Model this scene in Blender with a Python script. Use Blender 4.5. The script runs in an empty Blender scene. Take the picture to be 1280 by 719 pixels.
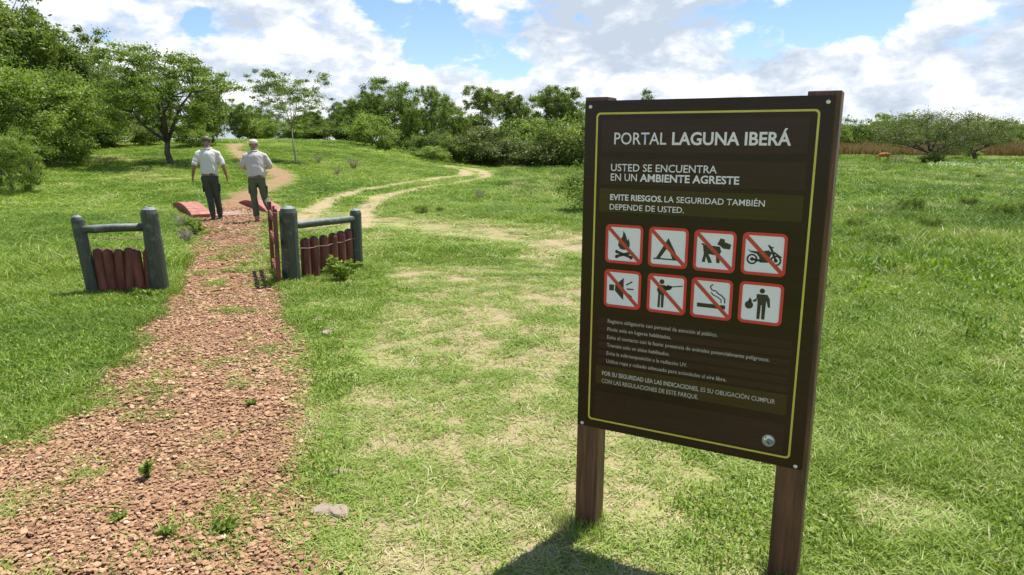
import bpy, bmesh, math, random
import numpy as np
from mathutils import Vector, Matrix, geometry, noise as mnoise
R_ = math.radians
scn = bpy.context.scene
COL = scn.collection

# ------------------------------------------------------------------ camera
F_PX, ROLL, PITCH, EYE = 890.0, R_(.35), 0.19809, 1.6
cam = bpy.data.cameras.new('camera'); camo = bpy.data.objects.new('camera', cam); COL.objects.link(camo)
cam.sensor_width = 36; cam.lens = F_PX / 1280 * 36; cam.clip_end = 9000; cam.clip_start = .05
_r0, _u0, _f = Vector((1, 0, 0)), Vector((0, math.sin(PITCH), math.cos(PITCH))), Vector((0, math.cos(PITCH), -math.sin(PITCH)))
_r = _r0 * math.cos(ROLL) + _u0 * math.sin(ROLL); _u = _u0 * math.cos(ROLL) - _r0 * math.sin(ROLL)
camo.matrix_world = Matrix(((_r.x, _u.x, -_f.x, 0), (_r.y, _u.y, -_f.y, 0), (_r.z, _u.z, -_f.z, EYE), (0, 0, 0, 1)))
scn.camera = camo

# ------------------------------------------------------------------ world, sun, exposure
SUN_AZ, SUN_EL = R_(41), R_(70)
scn.view_settings.view_transform = 'Standard'; scn.view_settings.look = 'None'
scn.view_settings.exposure = 0.80; scn.view_settings.gamma = 1
scn.render.engine = 'CYCLES'
scn.cycles.max_bounces = 6; scn.cycles.transparent_max_bounces = 4

class NT:
    def __init__(s, tree): s.t = tree; s.n = tree.nodes; s.l = tree.links
    def node(s, typ, **k):
        n = s.n.new(typ)
        for a, v in k.items(): setattr(n, a, v)
        return n
    def put(s, sock, v):
        if isinstance(v, bpy.types.NodeSocket): s.l.new(v, sock)
        elif v is not None: sock.default_value = v
    def math(s, op, a, b=None, c=None, clamp=False):
        n = s.node('ShaderNodeMath', operation=op, use_clamp=clamp)
        for i, v in enumerate((a, b, c)): s.put(n.inputs[i], v)
        return n.outputs[0]
    def vmath(s, op, a, b=None, out=0):
        n = s.node('ShaderNodeVectorMath', operation=op); s.put(n.inputs[0], a); s.put(n.inputs[1], b)
        return n.outputs[out]
    def noise(s, vec, scale, detail=4, rough=.55, dist=0, out=0):
        n = s.node('ShaderNodeTexNoise'); s.put(n.inputs['Vector'], vec)
        n.inputs['Scale'].default_value = scale; n.inputs['Detail'].default_value = detail
        n.inputs['Roughness'].default_value = rough; n.inputs['Distortion'].default_value = dist
        return n.outputs[out]
    def mix(s, f, a, b, blend='MIX'):
        n = s.node('ShaderNodeMix', data_type='RGBA', blend_type=blend)
        s.put(n.inputs[0], f); s.put(n.inputs[6], c4(a)); s.put(n.inputs[7], c4(b)); return n.outputs[2]
    def map(s, v, a, b, c=0., d=1., smooth=False):
        n = s.node('ShaderNodeMapRange'); n.interpolation_type = 'SMOOTHSTEP' if smooth else 'LINEAR'
        s.put(n.inputs[0], v)
        for i, x in zip((1, 2, 3, 4), (a, b, c, d)): s.put(n.inputs[i], x)
        return n.outputs[0]
    def ramp(s, v, stops):
        n = s.node('ShaderNodeValToRGB'); s.put(n.inputs[0], v); e = n.color_ramp.elements
        while len(e) < len(stops): e.new(.5)
        for el, (p, c) in zip(e, stops): el.position = p; el.color = c4(c)
        return n.outputs[0]
def c4(c):
    return tuple(c) + (1,) if isinstance(c, (tuple, list)) and len(c) == 3 else c

world = bpy.data.worlds.new('World'); scn.world = world; world.use_nodes = True
W = NT(world.node_tree); bg = world.node_tree.nodes['Background']
SKY = .10
bg.inputs['Strength'].default_value = SKY
sky = W.node('ShaderNodeTexSky', sky_type='NISHITA'); sky.sun_disc = False
sky.sun_elevation = SUN_EL; sky.sun_rotation = SUN_AZ; sky.air_density = 1.0; sky.dust_density = .3; sky.ozone_density = 2.5; sky.altitude = 0
tc = W.node('ShaderNodeTexCoord'); dvec = W.vmath('NORMALIZE', tc.outputs['Generated'])
def sky_dir(px, py):
    a, b = px - 640, py - 359.5; c, s = math.cos(ROLL), math.sin(ROLL)
    v = _f + _r * (a / F_PX) - _u * (b / F_PX); return v.normalized()
sq = W.vmath('MULTIPLY', dvec, (1, 1, 1.9))
warp = W.vmath('SCALE', W.vmath('SUBTRACT', W.noise(sq, 9, 3, .5, out=1), (.5, .5, .5)), None); warp.node.inputs[3].default_value = .05
sqw = W.vmath('ADD', sq, warp)
def cloud_density(v):
    big = W.noise(v, 5.2, 2, .5); fine = W.noise(v, 16, 8, .60)
    return W.math('ADD', W.math('MULTIPLY', big, .45), W.math('MULTIPLY', fine, .55))
den = cloud_density(sqw)
sep = W.node('ShaderNodeSeparateXYZ'); W.put(sep.inputs[0], dvec); dz = sep.outputs[2]
holes = None      # the gaps of blue between the cumulus heaps, as directions of the sky
for px, py, rad, amt in [(520, 25, .060, .26), (545, 62, .045, .22), (462, 8, .035, .2), (250, 32, .026, .20), (335, 52, .022, .16), (625, 78, .045, .22), (652, 12, .035, .2), (668, 92, .03, .14), (1035, 12, .075, .30), (1075, 30, .05, .16), (775, 72, .02, .08), (985, 30, .04, .14), (200, 140, .03, .1), (1140, 128, .03, .06)]:
    d = sky_dir(px, py); v = W.vmath('DISTANCE', sqw, (d.x, d.y, d.z * 1.9), out=1)
    amt *= .64; h = W.math('MULTIPLY', W.map(v, rad * 2.1, 0, 0, 1, True), amt)
    holes = h if holes is None else W.math('ADD', holes, h)
thr = W.map(dz, .0, .7, .315, .62)
cov = W.map(W.math('SUBTRACT', W.math('SUBTRACT', den, thr), holes), -.035, .06, 0, 1, True)
upn = cloud_density(W.vmath('ADD', sqw, (0.012, 0.0, .055)))
lit = W.math('ADD', W.math('MULTIPLY', W.math('SUBTRACT', den, upn), 4.4), .63)
greyn = W.noise(W.vmath('MULTIPLY', dvec, (1, 1, 2.6)), 4.5, 3, .5)
greys = None
for px, py, rad, amt in [(780, 55, .16, .50), (880, 30, .10, .35), (90, 55, .13, .35), (1010, 100, .1, .15), (1160, 95, .12, .2)]:
    d = sky_dir(px, py); v = W.vmath('DISTANCE', sqw, (d.x, d.y, d.z * 1.9), out=1)
    h = W.math('MULTIPLY', W.map(v, rad, 0, 0, 1, True), amt); greys = h if greys is None else W.math('ADD', greys, h)
lit = W.math('SUBTRACT', lit, W.math('ADD', greys, W.map(greyn, .42, .66, 0, .40)))
lit = W.math('ADD', lit, W.map(cov, 0, .9, .25, 0))
ccol = W.ramp(lit, [(0.0, (.50, .575, .68)), (.38, (.66, .72, .80)), (.66, (.86, .885, .92)), (1.0, (1.0, 1.0, 1.0))])
top = W.map(dz, .22, .8, 1.0, .62)
ccol = W.vmath('SCALE', ccol, None); W.put(ccol.node.inputs[3], W.math('MULTIPLY', top, 0.70 / SKY))
skyc = W.mix(1.0, sky.outputs[0], (.78, .84, 1.08), 'MULTIPLY')
W.l.new(W.mix(cov, skyc, ccol), bg.inputs['Color'])

sun = bpy.data.lights.new('sun', 'SUN'); sun.energy = 4.9; sun.angle = R_(.53); sun.color = (1, .955, .88)
suno = bpy.data.objects.new('sun', sun); COL.objects.link(suno)
SD = Vector((math.sin(SUN_AZ) * math.cos(SUN_EL), math.cos(SUN_AZ) * math.cos(SUN_EL), math.sin(SUN_EL)))
suno.rotation_euler = SD.to_track_quat('Z', 'Y').to_euler(); suno.location = (0, 0, 30)

# ------------------------------------------------------------------ helpers
def S(t): t = np.clip(t, 0, 1); return t * t * (3 - 2 * t)
def hgt(x, y):
    x = np.asarray(x, float); y = np.asarray(y, float)
    h = 1.78 * S((y - 15) / 38) * S((-x - 1.5) / 13)
    h = h - .75 * S((y - 15) / 38) * S((-x - 22) / 14)
    h = h + .50 * S((y - 38) / 75) * S((x - 2) / 22)
    far = S((np.hypot(x, y) - 4) / 14)
    h = h + far * (.035 * np.sin(x * .55 + 1.3) * np.cos(y * .41 + .6) + .02 * np.sin(x * 1.27 + y * .9))
    return h
def H(x, y): return float(hgt(x, y))
def gp(px, py):
    a, b = px - 640, py - 359.5
    d = _f + _r * (a / F_PX) - _u * (b / F_PX)
    t = np.geomspace(.5, 900, 3000); z = EYE + d.z * t
    below = np.nonzero(z < hgt(d.x * t, d.y * t))[0]
    i = below[0] if len(below) else np.argmin(z - hgt(d.x * t, d.y * t))
    return (d.x * t[i], d.y * t[i])
def col_at(px, Y, H0=0):           # ground point in the column px of the photograph, Y metres ahead
    d = _f + _r * ((px - 640) / F_PX) - _u * ((185 - 359.5) / F_PX)
    return d.x / d.y * Y, Y
def z_at(py, Y, px=640):
    d = _f + _r * ((px - 640) / F_PX) - _u * ((py - 359.5) / F_PX); return EYE + d.z / d.y * Y

def val_noise(x, y, seed=0):
    xi = np.floor(x).astype(np.int64); yi = np.floor(y).astype(np.int64); fx = x - xi; fy = y - yi
    def hsh(a, b):
        n = (a * 374761393 + b * 668265263 + seed * 974711) & 0xffffffff
        n = ((n ^ (n >> 13)) * 1274126177) & 0xffffffff
        return ((n ^ (n >> 16)) & 0xffff) / 65535.
    fx = fx * fx * (3 - 2 * fx); fy = fy * fy * (3 - 2 * fy)
    return (hsh(xi, yi) * (1 - fx) + hsh(xi + 1, yi) * fx) * (1 - fy) + (hsh(xi, yi + 1) * (1 - fx) + hsh(xi + 1, yi + 1) * fx) * fy
def fbm(x, y, seed=0, o=4):
    r = 0; a = .5; t = 0
    for k in range(o): r = r + a * val_noise(x * 2 ** k, y * 2 ** k, seed + k); t += a; a *= .5
    return r / t

def tag(o, label=None, cat=None, group=None, kind=None):
    if label: o['label'] = label
    if cat: o['category'] = cat
    if group: o['group'] = group
    if kind: o['kind'] = kind
    return o
def empty(name, loc=(0, 0, 0), rz=0, label=None, cat=None, group=None):
    o = bpy.data.objects.new(name, None); COL.objects.link(o); o.location = loc; o.rotation_euler = (0, 0, rz)
    o.empty_display_size = .1
    return tag(o, label, cat, group)
def link(name, me, mat=None, parent=None):
    o = bpy.data.objects.new(name, me); COL.objects.link(o)
    if mat is not None and not me.materials: me.materials.append(mat)
    if parent: o.parent = parent
    return o
def np_mesh(name, V, Fq, smooth=False, attrs=None):
    V = np.asarray(V, np.float32); Fq = np.asarray(Fq, np.int32)
    me = bpy.data.meshes.new(name); n = len(V); m, k = Fq.shape
    me.vertices.add(n); me.vertices.foreach_set('co', V.ravel())
    me.loops.add(m * k); me.loops.foreach_set('vertex_index', Fq.ravel())
    me.polygons.add(m); me.polygons.foreach_set('loop_start', np.arange(0, m * k, k, dtype=np.int32))
    if smooth: me.polygons.foreach_set('use_smooth', np.ones(m, bool))
    for nm, arr in (attrs or {}).items():
        a = me.attributes.new(nm, 'FLOAT', 'POINT'); a.data.foreach_set('value', np.asarray(arr, np.float32))
    me.update(calc_edges=True); me.validate(); return me
def py_mesh(name, V, Fs, smooth=False):
    me = bpy.data.meshes.new(name); me.from_pydata([tuple(v) for v in V], [], Fs); me.update()
    if smooth: me.polygons.foreach_set('use_smooth', [True] * len(me.polygons))
    return me
class MB:                                   # collects simple solids, links them as one mesh
    def __init__(s): s.V = []; s.F = []
    def add(s, V, F_):
        k = len(s.V); s.V += [tuple(v) for v in V]; s.F += [tuple(i + k for i in f) for f in F_]; return s
    def box(s, c, d, rot=None):
        M = rot or Matrix.Identity(3); c = Vector(c)
        V = [c + M @ Vector((sx * d[0] / 2, sy * d[1] / 2, sz * d[2] / 2)) for sx in (-1, 1) for sy in (-1, 1) for sz in (-1, 1)]
        return s.add(V, [(0, 1, 3, 2), (4, 6, 7, 5), (0, 4, 5, 1), (2, 3, 7, 6), (0, 2, 6, 4), (1, 5, 7, 3)])
    def tube(s, pts, rad, n=8, sq=None):
        P = [Vector(p) for p in pts]; rings = []; up = None; k0 = len(s.V)
        if not isinstance(rad, (list, tuple)): rad = [rad] * len(P)
        for i, p in enumerate(P):
            t = (P[min(i + 1, len(P) - 1)] - P[max(i - 1, 0)]).normalized()
            a = up if up is not None else (Vector((1, 0, 0)) if abs(t.x) < .8 else Vector((0, 1, 0)))
            a = (a - t * a.dot(t)).normalized(); up = a; b = t.cross(a)
            r = rad[i]; rx, ry = r if isinstance(r, (tuple, list)) else (r, r)
            rings.append([p + a * math.cos(q) * rx + b * math.sin(q) * ry for q in [j * 2 * math.pi / n for j in range(n)]])
        V = [v for r in rings for v in r]; Fs = []
        for i in range(len(P) - 1):
            for j in range(n): Fs.append((i * n + j, i * n + (j + 1) % n, (i + 1) * n + (j + 1) % n, (i + 1) * n + j))
        Fs.append(tuple(range(n - 1, -1, -1))); Fs.append(tuple((len(P) - 1) * n + j for j in range(n)))
        return s.add(V, Fs)
    def mesh(s, name, smooth=False): return py_mesh(name, s.V, s.F, smooth)
    def build(s, name, mat, parent=None, smooth=False, bevel=0):
        o = link(name, s.mesh(name, smooth), mat, parent)
        if bevel:
            b = o.modifiers.new('bevel', 'BEVEL'); b.width = bevel; b.segments = 2; b.limit_method = 'ANGLE'
        return o

# ------------------------------------------------------------------ materials
def mat(name):
    m = bpy.data.materials.new(name); m.use_nodes = True; n = NT(m.node_tree)
    b = m.node_tree.nodes['Principled BSDF']; return m, n, b
def simple(name, colA, colB=None, rough=.7, scale=6, bump=0., bscale=30, stretch=(1, 1, 1), spec=.5, lo=.35, hi=.65):
    m, n, b = mat(name); t = n.node('ShaderNodeTexCoord')
    v = n.vmath('MULTIPLY', t.outputs['Object'], stretch)
    c = n.mix(n.map(n.noise(v, scale, 6, .6), lo, hi), colA, colB or colA); n.l.new(c, b.inputs['Base Color'])
    b.inputs['Roughness'].default_value = rough; b.inputs['Specular IOR Level'].default_value = spec
    if bump:
        bn = n.node('ShaderNodeBump'); bn.inputs['Strength'].default_value = bump; bn.inputs['Distance'].default_value = .01
        n.l.new(n.noise(v, bscale, 5, .6), bn.inputs['Height']); n.l.new(bn.outputs[0], b.inputs['Normal'])
    return m
def leafy(name, stops, trans=.35, attr='tint', instancer=False, rough=.55, spec=.25):
    m, n, b = mat(name); a = n.node('ShaderNodeAttribute', attribute_name=attr)
    if instancer: a.attribute_type = 'INSTANCER'
    oi = n.node('ShaderNodeObjectInfo')
    f = n.math('ADD', a.outputs['Fac'], n.map(oi.outputs['Random'], 0, 1, -.10, .10))
    c = n.ramp(f, stops); n.l.new(c, b.inputs['Base Color']); b.inputs['Roughness'].default_value = rough
    b.inputs['Specular IOR Level'].default_value = spec
    tr = n.node('ShaderNodeBsdfTranslucent'); n.l.new(n.mix(1.0, c, (1.15, 1.25, .6), 'MULTIPLY'), tr.inputs[0])
    mx = n.node('ShaderNodeMixShader'); mx.inputs[0].default_value = trans
    n.l.new(b.outputs[0], mx.inputs[1]); n.l.new(tr.outputs[0], mx.inputs[2])
    n.l.new(mx.outputs[0], m.node_tree.nodes['Material Output'].inputs[0]); return m

GRASS = [(0, (.085, .155, .016)), (.35, (.200, .298, .032)), (.6, (.29, .365, .080)), (.8, (.44, .41, .19)), (1, (.58, .49, .31))]
M_grass = leafy('grass_blades', GRASS, .26, instancer=True)
M_weed = leafy('weed_leaves', GRASS, .35, instancer=True)
M_leaf_mid = leafy('leaf_mid', [(0, (.068, .110, .023)), (.5, (.165, .232, .042)), (1, (.26, .325, .075))], .45)
M_leaf_dark = leafy('leaf_dark', [(0, (.062, .095, .023)), (.5, (.145, .202, .040)), (1, (.235, .285, .065))], .42)
M_leaf_light = leafy('leaf_light', [(0, (.09, .145, .024)), (.5, (.185, .260, .042)), (1, (.28, .35, .08))], .38)
M_leaf_olive = leafy('leaf_olive', [(0, (.075, .100, .028)), (.5, (.125, .155, .045)), (1, (.19, .215, .08))], .35)
M_leaf_grey = leafy('leaf_grey', [(0, (.13, .14, .09)), (.5, (.20, .21, .14)), (1, (.29, .29, .20))], .2)
M_bark = simple('bark', (.10, .085, .065), (.21, .185, .15), .9, 5, .6, 20, (1, 1, .3))
M_bark_pale = simple('bark_pale', (.26, .23, .19), (.42, .39, .33), .9, 6, .5, 20, (1, 1, .3))
M_bark_dark = simple('bark_dark', (.045, .038, .03), (.10, .085, .07), .9, 6, .5, 20, (1, 1, .3))
M_stone = leafy('laterite_chips', [(0, (.14, .072, .042)), (.35, (.265, .148, .076)), (.65, (.375, .225, .125)), (.92, (.48, .31, .18)), (1, (.50, .37, .26))], 0, instancer=True, rough=.8)
M_rock = simple('flat_rock', (.22, .165, .12), (.36, .28, .21), .85, 9, .5, 25)
def green_paint():
    m, n, b = mat('green_painted_wood'); t = n.node('ShaderNodeTexCoord'); o = t.outputs['Object']
    v = n.vmath('MULTIPLY', o, (1, 1, .12)); g = n.noise(v, 30, 6, .65)
    c = n.mix(n.map(g, .3, .7), (.028, .039, .027), (.058, .070, .050))
    w = n.map(n.noise(o, 8, 5, .7), .56, .68); c = n.mix(w, c, (.11, .13, .105))
    k = n.map(n.noise(n.vmath('MULTIPLY', o, (1, 1, .45)), 7, 2, .4), .66, .71); c = n.mix(k, c, (.012, .016, .014))
    geo = n.node('ShaderNodeNewGeometry'); sp = n.node('ShaderNodeSeparateXYZ'); n.l.new(geo.outputs['Normal'], sp.inputs[0])
    top_pale = n.math('MULTIPLY', n.map(sp.outputs[2], .35, .8), n.map(n.noise(o, 20, 4), .3, .6, .5, 1)); c = n.mix(top_pale, c, (.17, .20, .175))   # paler, uneven green on the upward facing cut tops
    n.l.new(c, b.inputs['Base Color']); b.inputs['Roughness'].default_value = .6
    bn = n.node('ShaderNodeBump'); bn.inputs['Strength'].default_value = .5; bn.inputs['Distance'].default_value = .01
    n.l.new(g, bn.inputs['Height']); n.l.new(bn.outputs[0], b.inputs['Normal']); return m
M_green = green_paint()
M_red = simple('red_painted_wood', (.085, .026, .018), (.21, .062, .042), .6, 12, .5, 30, (1, 1, .25), .4)
M_redtop = simple('salmon_red_paint', (.25, .085, .060), (.40, .165, .12), .7, 9, .3, 30, (1, .4, 1))  # paler salmon red for the cap boards on the bridge beams
M_redside = simple('dark_red_paint', (.20, .035, .028), (.30, .065, .05), .7, 9, .3, 30)
M_deck = simple('pink_worn_planks', (.30, .19, .135), (.44, .30, .225), .85, 7, .5, 25, (.3, 1, 1))
M_wire = simple('rusty_wire', (.12, .06, .04), (.26, .17, .13), .6, 20)
def post_wood():
    m, n, b = mat('brown_stained_wood'); t = n.node('ShaderNodeTexCoord'); o = t.outputs['Object']
    v = n.vmath('MULTIPLY', o, (1, 1, .05)); g = n.noise(v, 70, 7, .65, .4)
    c = n.mix(n.map(g, .3, .72), (.036, .015, .009), (.165, .072, .038))
    k = n.map(n.noise(n.vmath('MULTIPLY', o, (1, 1, .15)), 12, 4), .50, .70); c = n.mix(k, c, (.022, .013, .010))
    n.l.new(c, b.inputs['Base Color']); b.inputs['Roughness'].default_value = .55
    bn = n.node('ShaderNodeBump'); bn.inputs['Strength'].default_value = .4; bn.inputs['Distance'].default_value = .004
    n.l.new(g, bn.inputs['Height']); n.l.new(bn.outputs[0], b.inputs['Normal']); return m
M_post = post_wood()
def board_mat(name, base, grain, rough=.22):
    m, n, b = mat(name); t = n.node('ShaderNodeTexCoord'); o = t.outputs['Object']
    g = n.noise(n.vmath('MULTIPLY', o, (.6, 1, 14)), 6, 5, .6, .3)
    c = n.mix(n.map(g, .3, .7), base, grain); n.l.new(c, b.inputs['Base Color'])
    b.inputs['Roughness'].default_value = rough; b.inputs['Specular IOR Level'].default_value = .28
    n.l.new(n.map(n.noise(o, 3, 4, .6), .3, .7, rough * .8, rough * 1.5), b.inputs['Roughness']); return m
M_board = board_mat('dark_brown_laminate', (.0125, .0050, .0034), (.022, .0090, .0065))
M_panel = board_mat('brown_print', (.023, .0095, .0080), (.036, .0155, .0135))
M_olive = board_mat('olive_brown_print', (.034, .023, .0065), (.046, .031, .0095))
M_letter = simple('off_white_print', (.60, .60, .67), (.66, .66, .73), .35, 4)
M_letter_dim = simple('dim_white_print', (.34, .335, .33), (.42, .415, .41), .35, 4)
M_white = simple('white_print', (.64, .66, .76), (.68, .70, .80), .3, 4)
M_prred = simple('red_print', (.50, .022, .030), (.56, .03, .04), .3, 4)
M_slash = simple('red_slash_print', (.40, .035, .028), (.46, .045, .036), .3, 4)
M_black = simple('black_print', (.012, .013, .014), (.016, .017, .018), .3, 4)
M_yellow = simple('yellow_line_print', (.44, .40, .06), (.52, .47, .09), .35, 8)
M_steel = simple('steel_bolt', (.55, .55, .55), (.68, .68, .68), .3, 20)
M_steel.node_tree.nodes['Principled BSDF'].inputs['Metallic'].default_value = .6
M_logo_g = simple('pale_green_print', (.22, .26, .20), (.30, .34, .28), .35, 8)
M_logo_b = simple('slate_blue_print', (.12, .18, .24), (.17, .24, .30), .35, 8)

# ------------------------------------------------------------------ ground masks (paths as they lie on the land)
def poly_sdf(x, y, P):                      # > 0 inside
    P = np.array(P); x = x.ravel(); y = y.ravel(); d = np.full(x.shape, 1e9); ins = np.zeros(x.shape, bool)
    for i in range(len(P)):
        a = P[i]; b = P[(i + 1) % len(P)]; e = b - a; w0 = x - a[0]; w1 = y - a[1]
        t = np.clip((w0 * e[0] + w1 * e[1]) / (e @ e + 1e-12), 0, 1)
        d = np.minimum(d, np.hypot(w0 - e[0] * t, w1 - e[1] * t))
        c = ((a[1] > y) != (b[1] > y)) & (x < (b[0] - a[0]) * (y - a[1]) / (b[1] - a[1] + 1e-12) + a[0]); ins ^= c
    return np.where(ins, d, -d)
def line_dist(x, y, P):
    P = np.array(P); x = x.ravel(); y = y.ravel(); d = np.full(x.shape, 1e9)
    for i in range(len(P) - 1):
        a = P[i]; e = P[i + 1] - a; w0 = x - a[0]; w1 = y - a[1]; t = np.clip((w0 * e[0] + w1 * e[1]) / (e @ e + 1e-12), 0, 1)
        d = np.minimum(d, np.hypot(w0 - e[0] * t, w1 - e[1] * t))
    return d
Lp = [(0, 562), (60, 528), (118, 478), (165, 415), (200, 375), (224, 335), (238, 295), (240, 275), (256, 262), (285, 241), (315, 231), (333, 222), (325, 214), (305, 207), (288, 195), (276, 181)]
Rp = [(310, 178.5), (306, 187), (320, 197), (346, 208), (368, 216), (374, 226), (342, 241), (338, 262), (340, 285), (340, 320), (350, 360), (372, 400), (384, 440), (380, 500), (385, 600), (387, 719)]
PATH = [(-4.6, .2), (-4.2, 1.2)] + [gp(*q) for q in Lp] + [gp(*q) for q in Rp] + [(-1.05, 1.5), (-.95, .2)]
T1 = [gp(*q) for q in [(372, 290), (388, 264), (420, 247), (470, 235), (530, 226), (570, 221), (584, 217), (578, 213), (560, 209), (530, 206)]]
T2 = [gp(*q) for q in [(450, 285), (452, 264), (470, 250), (500, 240), (555, 231), (595, 225), (609, 219), (604, 214), (585, 210), (560, 207)]]
T3 = [gp(*q) for q in [(440, 272), (500, 281), (560, 288), (620, 294), (680, 301), (760, 316)]]
T4 = [gp(*q) for q in [(690, 300), (665, 350), (640, 400), (590, 450), (545, 500), (525, 560)]]
T5 = [gp(*q) for q in [(400, 262), (470, 300), (470, 380), (420, 440), (400, 520)]]
BLOB = [(gp(640, 445), .6, .5), (gp(540, 490), .5, .5), (gp(880, 600), .4, .6), (gp(1110, 640), .45, .55), (gp(430, 380), .7, .5), (gp(600, 380), 1.2, .45), (gp(990, 520), .4, .4), (gp(1120, 640), .5, .3), (gp(120, 200), 3.0, .6), (gp(180, 222), 3.0, .5), (gp(700, 620), .35, .25), (gp(300, 415), .4, .3)]
def masks(x, y):
    sh = x.shape; xr, yr = x.ravel(), y.ravel()
    p = poly_sdf(xr, yr, PATH)
    r = np.hypot(xr, yr)
    tr = np.maximum(S(1.35 - line_dist(xr, yr, T1) / (.28 + .007 * r)), S(1.35 - line_dist(xr, yr, T2) / (.28 + .007 * r)))
    tr = np.maximum(tr, .46 * S(1.2 - line_dist(xr, yr, T3) / .8))
    dry = np.maximum(.75 * S(1.1 - line_dist(xr, yr, T4) / .9), .45 * S(1.1 - line_dist(xr, yr, T5) / 1.2))
    dry = np.maximum(dry, .6 * S(1.2 - line_dist(xr, yr, T3) / 2.2))
    for (bx, by), rr, a in BLOB: dry = np.maximum(dry, a * S(1.15 - np.hypot(xr - bx, yr - by) / rr))
    # the mown strip between path and sign is thinner and paler than the lush sides
    mid = S((xr + 1.0 + .12 * yr) / .7) * S((2.2 + yr * .05 - xr) / 2.0) * S((13 - yr) / 5)
    dry = np.maximum(dry, (.72 * mid))
    dry = dry + .40 * (fbm(xr * .9, yr * .9, 5) - .5) + .35 * (fbm(xr * 2.6, yr * 2.6, 6) - .5)
    return p.reshape(sh), tr.reshape(sh), np.clip(dry, 0, 1).reshape(sh)

# ------------------------------------------------------------------ ground: one sheet to the horizon
naz, rr = 620, np.concatenate([[0.0], np.geomspace(.6, 70, 420), np.geomspace(72, 6000, 70)])
az = np.concatenate([np.linspace(-math.pi, -R_(50), 60, endpoint=False), np.linspace(-R_(50), R_(50), naz - 120), np.linspace(R_(50), math.pi, 61)[1:]])
naz = len(az)
A, RR = np.meshgrid(az[:-1], rr); X = np.sin(A) * RR; Y = np.cos(A) * RR
mp, mt, md = masks(X, Y)
Z = hgt(X, Y)
Z = Z + np.where(RR < 25, .012 * (fbm(X * 2.5, Y * 2.5, 3) - .5), 0) - np.where(mt > .3, .02 * mt, 0)
na = naz - 1; idx = np.arange(len(rr) * na).reshape(len(rr), na)
q = np.stack([idx[:-1, :], np.roll(idx, -1, 1)[:-1, :], np.roll(idx, -1, 1)[1:, :], idx[1:, :]], -1).reshape(-1, 4)[:, ::-1]
ground_me = np_mesh('ground', np.stack([X.ravel(), Y.ravel(), Z.ravel()], -1), q, True, {'path': mp.ravel(), 'track': mt.ravel(), 'dry': md.ravel()})
def ground_mat():
    m, n, b = mat('meadow_ground'); geo = n.node('ShaderNodeNewGeometry'); P = geo.outputs['Position']
    at = lambda s: n.node('ShaderNodeAttribute', attribute_name=s).outputs['Fac']
    dist = n.vmath('LENGTH', P, out=1)
    n1 = n.noise(P, 1.3, 6, .6); n2 = n.noise(P, 9, 6, .65); n3 = n.noise(P, 60, 4, .6); nb = n.noise(P, .12, 4, .55); ns = n.noise(n.vmath('MULTIPLY', P, (.35, 1.2, 1)), .8, 5, .6)
    tex = n.math('ADD', n.math('MULTIPLY', n2, .5), n.math('MULTIPLY', n3, .5))
    g = n.ramp(n.math('ADD', n.math('MULTIPLY', tex, .5), n.math('MULTIPLY', ns, .5)), [(.32, (.105, .160, .022)), (.50, (.200, .275, .042)), (.66, (.285, .345, .075))])
    g = n.mix(n.map(nb, .45, .62, 0, .45), g, (.15, .19, .045))
    g = n.mix(n.map(n.noise(P, .5, 5, .6), .52, .68, 0, .4), g, (.070, .125, .022))
    straw = n.mix(n.map(tex, .35, .65), (.27, .215, .12), (.42, .325, .205)); straw = n.mix(n.map(n.math('ADD', n.math('MULTIPLY', n3, .6), n.math('MULTIPLY', n2, .4)), .50, .60), straw, (.22, .155, .085))
    d = n.math('ADD', at('dry'), n.math('MULTIPLY', n.math('SUBTRACT', n2, .5), .9))
    g = n.mix(n.map(d, .22, .75, 0, .95), g, straw)
    sand = n.mix(n.map(n2, .35, .65), (.27, .215, .115), (.39, .315, .18))
    g = n.mix(n.map(n.math('ADD', at('track'), n.math('MULTIPLY', n.math('SUBTRACT', n2, .5), 1.6)), .42, .85), g, sand)
    vo = n.node('ShaderNodeTexVoronoi'); n.put(vo.inputs['Vector'], P); vo.inputs['Scale'].default_value = 42
    grav = n.ramp(n.math('ADD', n.math('MULTIPLY', n.node('ShaderNodeSeparateColor').outputs[0], 0), n.noise(vo.outputs['Position'], 90, 2)), [(.3, (.12, .060, .036)), (.5, (.23, .122, .068)), (.7, (.36, .21, .12))])
    grav = n.mix(n.map(n1, .5, .68, 0, .45), grav, (.34, .24, .15))
    grav = n.mix(n.map(dist, 12, 40, 0, .7), grav, (.30, .205, .125)); grav = n.mix(n.math('MULTIPLY', n.map(dist, 16, 26), n.map(n.noise(P, 2.2, 5, .65), .46, .60, 0, .75)), grav, (.17, .21, .05))
    wob = n.math('ADD', n.math('MULTIPLY', n.math('SUBTRACT', n.noise(P, 3.2, 6, .65), .5), .45), n.math('MULTIPLY', n.math('SUBTRACT', n3, .5), .35))
    g = n.mix(n.map(n.math('ADD', at('path'), wob), -.12, .16), g, grav)
    n.l.new(g, b.inputs['Base Color']); b.inputs['Roughness'].default_value = .95; b.inputs['Specular IOR Level'].default_value = .1
    bn = n.node('ShaderNodeBump'); bn.inputs['Strength'].default_value = .8; bn.inputs['Distance'].default_value = .05
    n.l.new(n2, bn.inputs['Height']); n.l.new(bn.outputs[0], b.inputs['Normal']); return m
M_ground = ground_mat()
tag(link('ground', ground_me, M_ground), kind='structure')

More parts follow.
